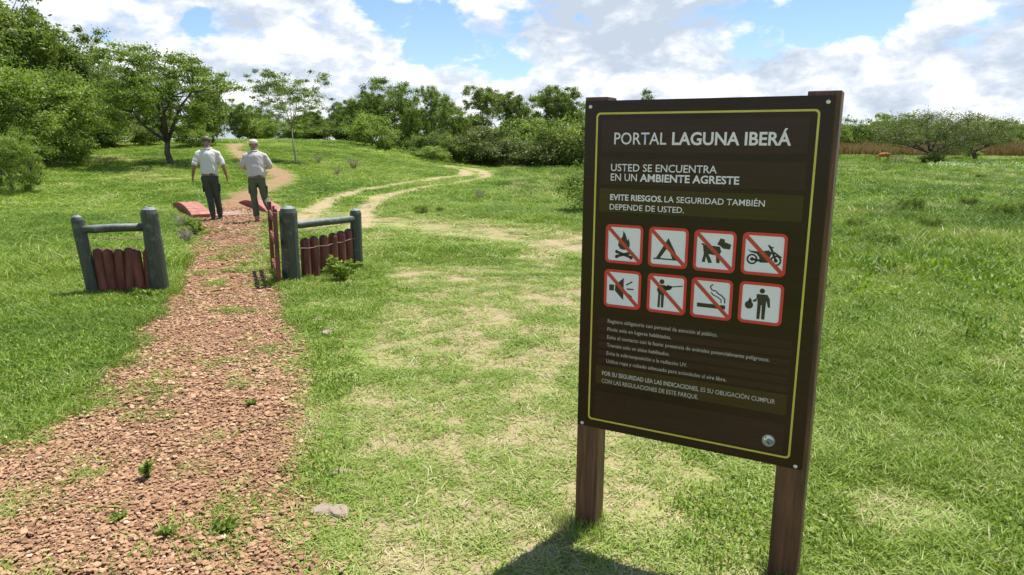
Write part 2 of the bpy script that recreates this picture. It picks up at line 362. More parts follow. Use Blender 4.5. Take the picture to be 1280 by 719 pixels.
# ------------------------------------------------------------------ scattering (stuff): grass, gravel
def proto_collection(name, meshes):
    c = bpy.data.collections.new(name)
    for i, me in enumerate(meshes): c.objects.link(bpy.data.objects.new(name, me))
    return c
def scatter(name, P, rot, scl, tint, coll, label=None, cat=None):
    me = bpy.data.meshes.new(name); me.vertices.add(len(P)); me.vertices.foreach_set('co', np.asarray(P, np.float32).ravel())
    a = me.attributes.new('rot', 'FLOAT_VECTOR', 'POINT'); a.data.foreach_set('vector', np.asarray(rot, np.float32).ravel())
    a = me.attributes.new('scl', 'FLOAT_VECTOR', 'POINT'); a.data.foreach_set('vector', np.asarray(scl, np.float32).ravel())
    a = me.attributes.new('tint', 'FLOAT', 'POINT'); a.data.foreach_set('value', np.asarray(tint, np.float32))
    o = link(name, me); ng = bpy.data.node_groups.new(name, 'GeometryNodeTree')
    ng.interface.new_socket('Geometry', in_out='INPUT', socket_type='NodeSocketGeometry'); ng.interface.new_socket('Geometry', in_out='OUTPUT', socket_type='NodeSocketGeometry')
    gi = ng.nodes.new('NodeGroupInput'); go = ng.nodes.new('NodeGroupOutput'); iop = ng.nodes.new('GeometryNodeInstanceOnPoints')
    ci = ng.nodes.new('GeometryNodeCollectionInfo'); ci.inputs['Collection'].default_value = coll
    ci.inputs['Separate Children'].default_value = True; ci.inputs['Reset Children'].default_value = True
    iop.inputs['Pick Instance'].default_value = True
    nr = ng.nodes.new('GeometryNodeInputNamedAttribute'); nr.data_type = 'FLOAT_VECTOR'; nr.inputs[0].default_value = 'rot'
    nsx = ng.nodes.new('GeometryNodeInputNamedAttribute'); nsx.data_type = 'FLOAT_VECTOR'; nsx.inputs[0].default_value = 'scl'
    e2r = ng.nodes.new('FunctionNodeEulerToRotation')
    L = ng.links.new; L(gi.outputs[0], iop.inputs['Points']); L(ci.outputs[0], iop.inputs['Instance'])
    L(nr.outputs['Attribute'], e2r.inputs[0]); L(e2r.outputs[0], iop.inputs['Rotation']); L(nsx.outputs['Attribute'], iop.inputs['Scale']); L(iop.outputs[0], go.inputs[0])
    md_ = o.modifiers.new('scatter', 'NODES'); md_.node_group = ng
    return tag(o, label, cat, kind='stuff')
rng = np.random.default_rng(7)
def blades(seed, nb, rad, h, w, spread, lean=.5):
    r = np.random.default_rng(seed); V = []; Fs = []
    for i in range(nb):
        a = r.uniform(0, 6.283); d = rad * math.sqrt(r.uniform()); x, y = d * math.cos(a), d * math.sin(a)
        hh = h * r.uniform(.45, 1.15); th = r.uniform(0, 6.283); ln = lean * r.uniform(.2, 1.3) * hh; dx, dy = math.cos(th) * ln, math.sin(th) * ln
        ph = r.uniform(0, 6.283); wx, wy = math.cos(ph) * w * .5, math.sin(ph) * w * .5; k = len(V)
        V += [(x - wx, y - wy, -.005), (x + wx, y + wy, -.005), (x + dx * .45 - wx * .8, y + dy * .45 - wy * .8, hh * .6), (x + dx * .45 + wx * .8, y + dy * .45 + wy * .8, hh * .6), (x + dx * 1.2, y + dy * 1.2, hh)]
        Fs += [(k, k + 1, k + 3, k + 2), (k + 2, k + 3, k + 4)]
    me = py_mesh('grass_tuft', V, Fs); return me
def with_mat(ms, m):
    for x in ms: x.materials.append(m)
    return ms
TUFT_N = proto_collection('tuft', with_mat([blades(s, 27, .085, .046, .0062, .06, 1.35) for s in range(5)], M_grass))
TUFT_F = proto_collection('tuft_far', with_mat([blades(20 + s, 34, .17, .10, .011, .1, 1.3) for s in range(4)], M_grass))
def ring_points(r0, r1, dens, azw=R_(46), c=None):
    n = int(dens * azw * (r1 * r1 - r0 * r0)); r = np.sqrt(rng.uniform(r0 * r0, r1 * r1, n)); a = rng.uniform(-azw, azw, n)
    return np.sin(a) * r, np.cos(a) * r
def grass_layer(r0, r1, dens, sc, coll, name, hfun=None):
    x, y = ring_points(r0, r1, dens); p, t, d = masks(x, y); r = np.hypot(x, y)
    wob = (fbm(x * 2.2, y * 2.2, 11, 5) - .5) * .9
    patch = fbm(x * 3.4 + 7, y * 3.0, 31, 3)
    wob = wob * np.where(y > 11, .15, np.where(y > 5.5, .38, .30))
    inside = p + wob
    keep = (inside < .03) | ((patch > .66) & (rng.uniform(size=len(x)) < np.where(y > 3.6, .55, .25)) & (y < 13)) | (rng.uniform(size=len(x)) < .012)
    keep &= ~((t + (fbm(x * 3, y * 3, 17) - .5) * .7 > .38) & (rng.uniform(size=len(x)) < .97))
    dn = d + (fbm(x * 3.1, y * 3.1, 23) - .5) * .6
    keep &= rng.uniform(size=len(x)) > np.clip((dn - .35) * 1.25, 0, .78)
    keep &= ~((dn > .38) & (fbm(x * 6.5, y * 6.5, 29, 3) > .60 - .10 * np.clip(dn - .4, 0, 1)) & (rng.uniform(size=len(x)) < .85))
    x, y, d, p, dn, wob, inside, tk = (q_[keep] for q_ in (x, y, d, p, dn, wob, inside, t))
    lush = S((.45 - dn) / .5); big = fbm(x * .35, y * .35, 41)
    h = (.36 + .56 * lush) * rng.uniform(.7, 1.3, len(x)) * (.75 + .55 * big)
    h = np.where(inside > .03, h * .55, h)
    if hfun is not None: h = h * hfun(x, y)
    tint = np.clip(.26 + .50 * np.clip(dn, 0, 1) + rng.normal(0, .16, len(x)) + .80 * (big - .5) - .36 * S((x - 2) / 4) * S((y - 6) / 6) * S((fbm(x * .22, y * .13, 19) - .5) / .12) + np.where(rng.uniform(size=len(x)) < .06, .3, 0), 0, 1)
    z = hgt(x, y); s = sc * rng.uniform(.85, 1.25, len(x)); r = np.hypot(x, y)
    h = h * (1 - .55 * S((r - 9) / 14)) * (1 - .62 * S((r - 30) / 30)) * np.where(tk > .12, .35, 1) * np.where((p > -.5) & (r > 11), .5, 1)
    rot = np.zeros((len(x), 3)); rot[:, 2] = rng.uniform(0, 6.283, len(x)); rot[:, 0] = rng.normal(0, .06, len(x)); rot[:, 1] = rng.normal(0, .06, len(x))
    scatter(name, np.stack([x, y, z], -1), rot, np.stack([s, s, s * h], -1), tint, coll, 'short green meadow grass, paler and thinner beside the gravel path', 'grass')
    return len(x)
rough = lambda x, y: 1 + 1.5 * S((x - 2.5) / 3) * S((y - 7) / 6) * 1.5 * (fbm(x * .7, y * .7, 77) ** 1.5)
N = 0
N += grass_layer(1.1, 5.0, 900, 1.0, TUFT_N, 'meadow_grass')
N += grass_layer(5.0, 10, 420, 1.25, TUFT_N, 'meadow_grass', rough)
N += grass_layer(10, 20, 95, 1.25, TUFT_F, 'meadow_grass', rough)
N += grass_layer(20, 48, 22, 2.1, TUFT_F, 'meadow_grass', rough)
N += grass_layer(48, 115, 3.2, 4.2, TUFT_F, 'meadow_grass', rough)
print('grass tufts', N)

def chip(seed):
    r = np.random.default_rng(seed); bm = bmesh.new(); bmesh.ops.create_icosphere(bm, subdivisions=1, radius=1)
    for v in bm.verts:
        k = 1 + .35 * (r.uniform() - .5); v.co *= k; v.co.z *= .34; v.co.x *= 1.2
        v.co.x = max(-.95, min(.95, v.co.x)); v.co.z = max(-.3, min(.3, v.co.z))
    me = bpy.data.meshes.new('chip'); bm.to_mesh(me); bm.free(); return me
CHIPS = proto_collection('stone_chip', with_mat([chip(s) for s in range(6)], M_stone))
def gravel(r0, r1, dens, size, name):
    x, y = ring_points(r0, r1, dens, R_(55)); k = x < 1; x, y = x[k], y[k]; p, t, d = masks(x, y)
    wob = (fbm(x * 2.2, y * 2.2, 11, 5) - .5) * .9
    wob = wob * np.where(y > 11, .15, np.where(y > 5.5, .38, .30))
    e = p + wob + rng.normal(0, .05, len(x)); k = (e > -.02) | ((p > -.35) & (rng.uniform(size=len(x)) < .03))
    bare = fbm(x * 2.8, y * 2.4, 51, 3); k &= rng.uniform(size=len(x)) > np.clip((bare - .55) * 2.4, 0, .45) + .25 * (y > 5)
    x, y, e, bare = x[k], y[k], e[k], bare[k]; n = len(x)
    s = size * np.clip(rng.lognormal(-.08, .45, n), .3, 2.5)
    rot = np.stack([rng.normal(0, .17, n), rng.normal(0, .17, n), rng.uniform(0, 6.283, n)], -1)
    z = hgt(x, y) + s * .25 + np.abs(rng.normal(0, .006, n))
    tint = np.clip(.48 + rng.normal(0, .2, n) + .3 * (fbm(x * .8, y * .8, 61) - .5), 0, 1)
    scatter(name, np.stack([x, y, z], -1), rot, np.stack([s, s * rng.uniform(.6, 1, n), s * rng.uniform(.6, 1.1, n)], -1), tint, CHIPS,
            'reddish brown laterite gravel chips covering the footpath', 'gravel'); return n
n_ = gravel(.8, 4.2, 11500, .0072, 'gravel') + gravel(4.2, 8, 5600, .0088, 'gravel') + gravel(8, 19, 900, .0145, 'gravel')
print('chips', n_)

# ------------------------------------------------------------------ trees
def tree_meshes(name, seed, Ht, Rx, Ry, z0, nclump, rc, flat, leaf, per, trunk_r, fork=.35, lean=(0, 0), limbs=5, ztop=1.0, dome=1.0, hollow=.5, trunks=1, wide=0., lobes=5, full=.5):
    """crown = leaf clumps spread over lobes of an uneven dome, limbs reaching each clump"""
    r = np.random.default_rng(seed); C = []
    lob = []
    for i in range(lobes):
        a = i * 6.283 / lobes + r.uniform(-.4, .4); d = r.uniform(.35, .72)
        lob.append((math.cos(a) * Rx * d, math.sin(a) * Ry * d, z0 + (Ht - z0) * r.uniform(.38, .76), r.uniform(.42, .62)))
    lob.append((lean[0] * .5, lean[1] * .5, z0 + (Ht - z0) * .66, .62))
    for i in range(nclump):
        if r.uniform() < full:          # filling the body of the crown down to its skirt
            u = r.normal(size=3); u /= np.linalg.norm(u); k = r.uniform(.55, 1)
            C.append((u[0] * Rx * .88 * k + lean[0] * .5, u[1] * Ry * .88 * k, max(z0 - wide * r.uniform(), z0 + (Ht - z0) * (.40 + u[2] * .44 * k)))); continue
        lx, ly, lz, lr = lob[r.integers(len(lob))]
        u = r.normal(size=3); u /= np.linalg.norm(u); u[2] = abs(u[2]) * (1 if r.uniform() < .72 else -1)
        k = r.uniform(hollow, 1) ** .6
        x = lx + u[0] * Rx * lr * k; y = ly + u[1] * Ry * lr * k; z = lz + u[2] * (Ht - z0) * .34 * k * dome
        z = min(max(z, z0 - (wide * r.uniform())), Ht - rc * flat * .5)
        C.append((x + lean[0] * (z / Ht), y + lean[1] * (z / Ht), z))
    C = np.array(C)
    nc = len(C); sz = rc * r.uniform(.6, 1.3, nc); V = []; T = []
    n = nc * per; ci = np.repeat(np.arange(nc), per)
    u = r.normal(size=(n, 3)); u /= np.linalg.norm(u, axis=1)[:, None]; k = np.clip(np.abs(r.normal(.62, .36, n)), .05, 1.6)
    off = u * (k * sz[ci])[:, None]; off[:, 2] *= flat
    ctr = C[ci] + off
    nrm = r.normal(size=(n, 3)) * .75 + np.array([0, 0, .55]) + u * .5; nrm /= np.linalg.norm(nrm, axis=1)[:, None]
    a = np.cross(nrm, r.normal(size=(n, 3))); a /= np.linalg.norm(a, axis=1)[:, None]; b = np.cross(nrm, a)
    L = leaf * r.uniform(.6, 1.35, n)[:, None]; wq = L * .42
    quad = np.stack([ctr - a * L, ctr + b * wq + a * L * .05, ctr + a * L, ctr - b * wq + a * L * .05], 1).reshape(-1, 3)
    tint = np.clip(.5 + r.normal(0, .17, nc)[ci] + r.normal(0, .16, n), 0, 1)
    crown = np_mesh(name + '_crown', quad, np.arange(n * 4).reshape(-1, 4), False, {'tint': np.repeat(tint, 4)})
    m = MB()
    zf = Ht * fork
    for tk in range(trunks):
        ta = tk * 6.283 / max(1, trunks) + r.uniform(0, 2); off0 = Vector((math.cos(ta), math.sin(ta), 0)) * (trunk_r * 1.6 if trunks > 1 else 0)
        base = off0.copy(); top = Vector((lean[0] * fork, lean[1] * fork, zf)) + off0 * 3 + Vector((r.normal(0, .04) * Ht * .4, r.normal(0, .04) * Ht * .4, 0))
        mid = base.lerp(top, .5) + Vector((r.normal(0, .05), r.normal(0, .05), 0)) * Ht * .2
        m.tube([base - Vector((0, 0, .1)), base + Vector((0, 0, .12)), mid, top], [trunk_r * 1.35, trunk_r * 1.05, trunk_r * .9, trunk_r * .75], 9)
        mine = C[r.permutation(nc)]
        L_ = []
        for i in range(limbs):
            c = Vector(mine[i % nc]); e = top.lerp(c, .72); kn = top.lerp(e, .5) + Vector((r.normal() * .06, r.normal() * .06, r.uniform(-.02, .10))) * Ht
            m.tube([top - Vector((0, 0, .05)), kn, e], [trunk_r * .62, trunk_r * .42, trunk_r * .22], 6); L_.append((top, kn, e))
        for j in range(tk, min(nc, 90), trunks):
            c = Vector(C[j]); best = min(((c - q_).length, q_) for t_, kn, e in L_ for q_ in (kn, kn.lerp(e, .5), e, t_.lerp(kn, .6)))[1]
            md = best.lerp(c, .5) + Vector((0, 0, -.03 * Ht))
            m.tube([best, md, c], [trunk_r * .2, trunk_r * .13, trunk_r * .05], 4)
    return m.mesh(name + '_trunk', True), crown
TYPES = {}
def deftype(k, *a, leafm=None, bark=None, **kw):
    t, c = tree_meshes(k, *a, **kw); t.materials.append(bark or M_bark); c.materials.append(leafm or M_leaf_mid); TYPES[k] = (t, c, a[1])
#        seed Ht  Rx   Ry   z0  ncl  rc  flat leaf per tr
deftype('dark', 1, 10, 4.2, 4.2, .9, 230, .78, .62, .14, 150, .26, leafm=M_leaf_dark, bark=M_bark_dark, fork=.3, full=.72, wide=.4)
deftype('dark_b', 2, 10, 4.6, 4.2, .5, 240, .78, .62, .14, 150, .24, leafm=M_leaf_dark, bark=M_bark_dark, fork=.28, lobes=6, full=.75, wide=.3)
deftype('round', 3, 8, 3.8, 3.8, .4, 210, .68, .62, .12, 150, .2, fork=.25, full=.75, wide=.2)
deftype('round_b', 4, 8, 4.2, 3.8, .2, 220, .68, .62, .12, 150, .2, fork=.25, lobes=6, full=.75, wide=.2)
deftype('light', 5, 5, 4.4, 4.0, .35, 210, .66, .42, .080, 170, .12, leafm=M_leaf_light, bark=M_bark_dark, fork=.22, dome=.85, wide=.6, lobes=8, full=.6)
deftype('airy', 6, 5.5, 3.4, 3.3, 1.55, 175, .52, .40, .066, 160, .15, leafm=M_leaf_mid, bark=M_bark_dark, fork=.20, trunks=1, dome=1.0, limbs=7, lobes=7, full=.40)
deftype('young', 7, 5.3, 2.4, 2.2, 2.0, 150, .36, .5, .050, 115, .055, leafm=M_leaf_mid, bark=M_bark_pale, fork=.40, lean=(-.45, 0), limbs=6, dome=1.25, lobes=7, full=.2)
deftype('thorn', 8, 4.6, 6.3, 4.2, 1.0, 170, .85, .62, .070, 160, .15, leafm=M_leaf_olive, bark=M_bark_dark, fork=.22, lean=(1.2, 0), trunks=2, dome=1.0, lobes=9, full=.5)
deftype('umbrella', 9, 9, 3.2, 3.0, 4.6, 120, .60, .5, .11, 120, .15, leafm=M_leaf_dark, bark=M_bark, fork=.5, limbs=6, lobes=5, full=.2)
deftype('shrub', 10, 3, 2.5, 2.3, .15, 80, .62, .65, .085, 150, .05, leafm=M_leaf_light, fork=.12, trunks=3, limbs=3, wide=.1, full=.7)
deftype('shrub_dark', 11, 3, 2.4, 2.4, .15, 80, .62, .65, .085, 150, .05, leafm=M_leaf_dark, fork=.12, trunks=3, limbs=3, wide=.1, full=.7)
deftype('shrub_olive', 12, 2.5, 2.2, 2.0, .15, 70, .55, .65, .07, 150, .04, leafm=M_leaf_olive, fork=.12, trunks=3, limbs=3, wide=.1, full=.7)
deftype('far', 13, 8, 5.0, 4.5, .3, 90, 1.3, .6, .27, 75, .22, leafm=M_leaf_mid, fork=.25, full=.75)
deftype('far_dark', 14, 8, 5.2, 4.5, .3, 90, 1.3, .6, .27, 75, .22, leafm=M_leaf_dark, fork=.25, full=.75)
deftype('lowbush', 15, 1.3, 1.0, .95, .08, 60, .24, .8, .036, 130, .02, leafm=M_leaf_mid, fork=.12, trunks=3, limbs=3, full=.6)
def tree(kind, px, Y, py_top, wscale, label, rz=0, name='tree', cat='tree', group=None, dz=0, pos=None):
    x, y = pos or col_at(px, Y); z = H(x, y); t, c, h0 = TYPES[kind]
    s = (z_at(py_top, y, px) - z) / h0
    o = empty(name, (x, y, z + dz), rz, label, cat, group); o.scale = (s * wscale, s * wscale, s)
    link('trunk', t, parent=o); link('crown', c, parent=o); return o
# left: wood and single trees
tree('dark', 20, 44, -28, 1.0, 'tall dark tree at the top left corner, rising above all other trees', 0.4, 'broadleaf_tree')
tree('dark_b', 92, 47, 34, .85, 'dark green tree just right of the tall corner tree, crown stepping down', 1.4, 'broadleaf_tree')
tree('dark', -70, 40, -50, 1.0, 'dark tree leaning in from the left edge behind the pale spreading tree', 2.2, 'broadleaf_tree')
tree('light', 55, 31.5, 76, 1.05, 'pale green spreading tree with tiered leaves at the left edge of the lawn', .3, 'spreading_tree')
tree('light', -75, 29, 60, 1.1, 'pale green tree cut by the left edge of the photograph', 2.4, 'spreading_tree')
tree('shrub', 70, 30, 140, 1.0, 'pale leafy bush hanging over the lawn under the pale spreading tree', 1.5, 'shrub', 'shrub')
tree('round', 132, 40, 118, .95, 'leafy green tree with low branches between the pale tree and the forked tree', 1.1, 'spreading_tree')
tree('light', 8, 20.5, 160, .74, 'low leafy young tree in shade at the far left, nearest on the lawn', 1.9, 'young_tree')
tree('airy', 212, 31, 58, 1.03, 'forked tree with layered umbrella crown shading the lawn behind the white shirt walker', .5, 'forked_tree')
tree('round', 262, 42, 96, .72, 'dense green tree right behind the forked tree', 2.7, 'broadleaf_tree')
tree('round_b', 176, 46, 84, .8, 'dark leafy tree showing left of the forked trunk', 0.2, 'broadleaf_tree')
tree('dark', 205, 52, 98, .75, 'dark tree deep in the wood behind the forked trunk', 3.2, 'broadleaf_tree')
tree('shrub_dark', 35, 38, 150, 1.2, 'dark shrub under the left half of the pale spreading tree', 5, 'shrub', 'shrub')
tree('shrub', 240, 40, 150, 1.0, 'bright green shrub under the crown of the forked tree', 1, 'shrub', 'shrub')
tree('shrub_dark', 140, 40, 146, 1.0, 'dark shrub in shade at the back of the left lawn', 2, 'shrub', 'shrub')
tree('shrub_dark', 85, 39, 146, 1.2, 'dark shrub beneath the pale spreading tree', 3, 'shrub', 'shrub')
tree('shrub_dark', 180, 42, 148, 1.0, 'dark undergrowth bush left of the forked trunk', 4, 'shrub', 'shrub')
tree('round', 300, 58, 124, .7, 'green tree closing the view behind the top of the red path', .9, 'broadleaf_tree')
tree('young', 369, 34.5, 88, 1.0, 'slender young tree with sparse crown and pale forked branches on the grassy slope', 0, 'young_tree')
for k, px, Y, pt, ws, rz, lab in [('dark_b', 120, 54, 62, 1.0, 1.0, 'dark tree behind the gap between the tall corner trees and the forked tree'), ('dark', 262, 60, 118, .9, 2.0, 'dark tree closing the wood behind the dense green tree'),
    ('dark_b', 318, 70, 132, 1.0, 3.0, 'dark tree deep behind the top of the red path'), ('dark', 380, 72, 138, 1.1, 4.0, 'dark tree deep behind the slender young tree'), ('dark_b', 60, 52, 40, 1.0, 5.0, 'dark tree behind the tall corner tree'),
    ('dark', 455, 72, 128, 1.1, .5, 'dark tree deep behind the rounded light green tree'), ('dark_b', 530, 70, 136, 1.1, 1.5, 'dark tree deep behind the tallest rounded tree'), ('dark', 590, 70, 140, 1.1, 2.5, 'dark tree deep behind the bare stemmed umbrella tree'),
    ('dark_b', 650, 70, 134, 1.1, 3.5, 'dark tree deep behind the flat topped trees'), ('dark', 715, 68, 130, 1.1, 4.5, 'dark tree deep in the wood beside the left sign post')]:
    tree(k, px, Y, pt, ws, lab, rz, 'broadleaf_tree')
for px, Y, pt, rz, lab in [(322, 60, 150, 1, 'bushy thicket at the crest of the slope right of the red path'), (405, 62, 148, 2, 'bushy thicket at the crest between slender tree and wood'), (375, 60, 152, 3, 'bushy thicket at the crest behind the slender tree trunk'), (432, 60, 150, 4, 'bushy thicket left of the rounded light green tree')]:
    tree('shrub' if rz % 2 else 'shrub_dark', px, Y, pt, 1.35, lab, rz, 'shrub', 'shrub')
# row behind the slope
for i, (k, px, Y, pt, ws, rz, lab) in enumerate([
    ('round_b', 335, 62, 138, .9, .3, 'low green tree behind the slender young tree, left side'),
    ('round', 392, 61, 134, .95, 1.5, 'green tree seen through the right side of the slender young tree'),
    ('shrub', 352, 58, 150, 1.6, 2.5, 'green thicket at the foot of the trees behind the slope crest'),
    ('dark_b', 425, 66, 126, .8, 2.2, 'dark green tree between the slender tree and the light rounded bush tree')]):
    tree(k, px, Y, pt, ws, lab, rz, 'broadleaf_tree')
tree('shrub', 466, 53, 143, 1.12, 'rounded light green tree in front of the wood at the foot of the slope', .6, 'rounded_tree')
tree('round', 440, 60, 118, .75, 'bushy tree just above the rounded light green tree', 2.6, 'broadleaf_tree')
tree('round_b', 494, 62, 99, .78, 'tallest rounded tree of the middle wood', .2, 'broadleaf_tree')
tree('round', 463, 64, 106, .62, 'pale topped tree left of the tallest rounded tree of the middle wood', 3.6, 'broadleaf_tree')
tree('round', 512, 58, 128, .6, 'lower bushy tree under the tallest rounded tree', 2.2, 'broadleaf_tree')
tree('round_b', 566, 60, 122, .62, 'rounded tree left of the bare stemmed umbrella tree', 1.2, 'broadleaf_tree')
tree('airy', 543, 64, 108, .5, 'thin crowned pale tree poking out between two darker trees', 1.2, 'broadleaf_tree')
tree('umbrella', 606, 58, 108, .72, 'umbrella crowned tree on a bare stem in the middle wood', 0, 'umbrella_tree')
tree('umbrella', 634, 62, 116, .75, 'second flat topped tree, right of the bare stemmed umbrella tree', 1.9, 'umbrella_tree')
tree('round_b', 655, 62, 122, .62, 'bushy tree with flattened top in the middle of the wood', 3.1, 'broadleaf_tree')
tree('round', 702, 60, 108, .68, 'wide leafy tree just left of the sign board', .4, 'broadleaf_tree')
tree('umbrella', 692, 58, 110, .85, 'layered tree top left of the sign post', 2.9, 'umbrella_tree')
tree('round_b', 600, 57, 146, .8, 'olive bushy tree beneath the umbrella tree', 2.0, 'broadleaf_tree')
tree('shrub_olive', 615, 54, 152, 1.1, 'olive green bush tree in front of the umbrella tree', .5, 'shrub', 'shrub')
tree('shrub', 668, 55, 148, 1.1, 'bright yellow green bush in the shadow side of the wood', 1.4, 'shrub', 'shrub')
tree('shrub_dark', 545, 54, 160, 1.1, 'dark bush at the foot of the middle wood', 2.2, 'shrub', 'shrub')
tree('shrub_dark', 590, 54, 168, 1.2, 'dark bush at the wood edge below the umbrella tree', 3.2, 'shrub', 'shrub')
tree('shrub_olive', 645, 52, 172, 1.5, 'grey green scrub along the edge of the wood', 2.6, 'shrub', 'shrub')
tree('shrub_olive', 690, 50, 168, 1.5, 'olive scrub beside the dark tree near the sign', 4.4, 'shrub', 'shrub')
tree('shrub_dark', 722, 50, 140, 1.1, 'dark leafy thicket touching the left post of the sign', 1.3, 'shrub', 'shrub')
tree('shrub', 540, 51, 183, 2.0, 'low bright thicket where the track leaves into the wood', 1.0, 'shrub', 'shrub')
tree('shrub', 480, 53, 178, 1.8, 'low green thicket right of the rounded light green tree', 2.0, 'shrub', 'shrub')
tree('dark', 812, 75, 112, .55, 'lone tree top peeping over the upper edge of the sign', 1, 'broadleaf_tree')
for i, (px, Y, pt) in enumerate([(765, 62, 136), (800, 66, 134), (835, 64, 140), (872, 70, 140), (905, 72, 146), (940, 80, 146), (975, 86, 150), (1010, 96, 150), (1045, 110, 152)]):
    tree(('round', 'dark_b', 'round_b', 'dark')[i % 4], px, Y, pt, 1.15, 'tree of the wood mostly hidden behind the sign board', i * 1.3, 'broadleaf_tree', group='trees hidden behind the sign')
for i, (px, Y, pt) in enumerate([(780, 56, 172), (850, 62, 172), (920, 70, 172), (985, 80, 172)]):
    tree(('shrub', 'shrub_dark')[i % 2], px, Y, pt, 2.0, 'scrub at the wood edge mostly hidden behind the sign board', i * 1.3, 'shrub', 'shrub', group='scrub hidden behind the sign')
tree('lowbush', 742, 17.2, 207, 1.15, 'small leafy bush half hidden behind the left post of the sign', 1.0, 'bush', 'bush')
# right: low far treeline beyond rust coloured grass
ri = random.Random(5)
for i in range(30):
    px = 1000 + i * 14 + ri.uniform(-6, 6); Y = ri.uniform(165, 215)
    tree('far' if ri.random() < .6 else 'far_dark', px, Y, 151 + ri.uniform(-5, 6) - (4 if 1090 < px < 1140 else 0), ri.uniform(.75, 1.1), 'low green tree in the far treeline beyond the rust coloured grass', ri.uniform(0, 6), 'far_tree', group='far treeline on the right')
tree('thorn', 1158, 62, 139, 1.12, 'wide wispy thorn tree with leaning dark stems on the right of the meadow', 0.1, 'thorn_tree')
tree('thorn', 1222, 74, 147, .85, 'smaller wispy tree behind the right side of the thorn tree', 2.9, 'thorn_tree')
tree('far', 1068, 120, 150, .6, 'pale branched tree at the left end of the far treeline', 2.9, 'far_tree')
tree('shrub_dark', 1168, 60, 190, 1.1, 'dark bush at the foot of the wide thorn tree', 2, 'bush', 'bush')
tree('shrub_dark', 1262, 130, 170, 1.0, 'dark rounded bush near the right edge before the treeline', 2, 'bush', 'bush')
tree('shrub', 1215, 85, 186, 1.3, 'low green bush in the rust grass right of the thorn tree', 2, 'bush', 'bush')
for px, py, s, kind, lab in [(1137, 268, .36, 'lowbush', 'dark green tuft of weeds standing alone on the right meadow'), (1250, 275, .34, 'lowbush', 'dark weed clump near the right edge of the photograph'),
                       (1275, 274, .38, 'lowbush', 'dark weed clump cut by the right edge'), (1070, 292, .26, 'lowbush', 'low weed clump right of the sign board'), (527, 268, .19, 'lowbush', 'small weed clump beside the sandy track'), (1160, 292, .3, 'lowbush', 'tiny weed clump in front of the lone tuft'),
                       (1210, 262, .3, 'lowbush', 'flat weed clump between the lone tuft and the right edge'), (550, 266, .12, 'lowbush', 'very small weed right of the track weed clump'), (1010, 265, .36, 'lowbush', 'weed clump behind the right post')]:
    x, y = gp(px, py); o = empty('weed_clump', (x, y, H(x, y)), px, lab, 'weed'); o.scale = (s, s, s * 1.0)
    t, c, _h = TYPES[kind]; link('stem', t, parent=o); link('leaves', c, parent=o)

for i in range(16):
    px, py = 1062 + ri.uniform(0, 225), 214 + 125 * (ri.random() ** 1.4); x, y = gp(px, py); s = ri.uniform(.10, .24) * (1 + (260 - py) / 160 if py < 260 else 1)
    o = empty('weed_clump', (x, y, H(x, y)), i, 'low leafy weed clump in the rough grass of the right meadow', 'weed', 'small weed clumps scattered on the right meadow'); o.scale = (s * 1.5, s * 1.5, s)
    t, c, _h = TYPES['lowbush']; link('stem', t, parent=o); link('leaves', c, parent=o)

# rust-coloured tall grass band and meadow weeds
M_rust = leafy('rust_grass_blades', [(0, (.16, .105, .055)), (.5, (.25, .155, .085)), (1, (.33, .24, .12))], .25, instancer=True)
RUST = proto_collection('rust_tuft', with_mat([blades(60 + s, 60, .8, 1.5, .05, .5, .25) for s in range(3)], M_rust))
n = 5200; y = rng.uniform(95, 150, n); a = np.arctan((rng.uniform(1000, 1420, n) - 640) / 890); x = np.tan(a) * y
k = fbm(x * .05, y * .08, 8) > .36; x, y = x[k], y[k]; n = len(x)
scatter('rust_grass', np.stack([x, y, hgt(x, y)], -1), np.stack([np.zeros(n), np.zeros(n), rng.uniform(0, 6, n)], -1), np.stack([np.ones(n) * 1.2, np.ones(n) * 1.2, (.35 + 1.3 * fbm(x * .12, y * .12, 14)) * rng.uniform(.6, 1.15, n)], -1), rng.uniform(0, 1, n), RUST, 'band of tall rust coloured dry grass before the far treeline', 'grass')
def leaf_rosette(seed, nl, h, w, L):
    r = np.random.default_rng(seed); V = []; Fs = []
    for i in range(nl):
        a = r.uniform(0, 6.283); b = r.uniform(.1, .9); d = Vector((math.cos(a) * (1 - b), math.sin(a) * (1 - b), b + .2)).normalized(); z = h * r.uniform(0, 1); p = Vector((r.normal(0, w), r.normal(0, w), z)); l = L * r.uniform(.6, 1.2)
        sd = d.cross(Vector((0, 0, 1))).normalized() * l * .2; k = len(V)
        V += [p, p + d * l * .5 + sd, p + d * l, p + d * l * .5 - sd]; Fs.append((k, k + 1, k + 2, k + 3))
    return py_mesh('weed', V, Fs)
WEED = proto_collection('weed_plant', with_mat([leaf_rosette(s, 80, .16, .09, .055) for s in range(4)], M_weed))
n = 15000; r_ = np.sqrt(rng.uniform(6 ** 2, 95 ** 2, n)); a = rng.uniform(-.05, .75, n); x, y = np.sin(a) * r_, np.cos(a) * r_
k = (fbm(x * .35, y * .35, 91, 3) > .52) & (x > 1.5 + (y < 12) * 1.5); x, y, r_ = x[k], y[k], r_[k]; n = len(x); s = rng.uniform(.6, 1.4, n) * (1 + r_ / 110)
scatter('meadow_weeds', np.stack([x, y, hgt(x, y)], -1), np.stack([np.zeros(n), np.zeros(n), rng.uniform(0, 6, n)], -1), np.stack([s, s, s * rng.uniform(.6, 1.1, n)], -1), np.clip(rng.normal(.15, .2, n), 0, 1), WEED, 'patches of low leafy weeds scattered over the right meadow', 'weeds')
n = 90; px = np.concatenate([rng.normal(1192, 13, n // 2), rng.normal(1250, 13, n // 2)]); xs, ys = [], []
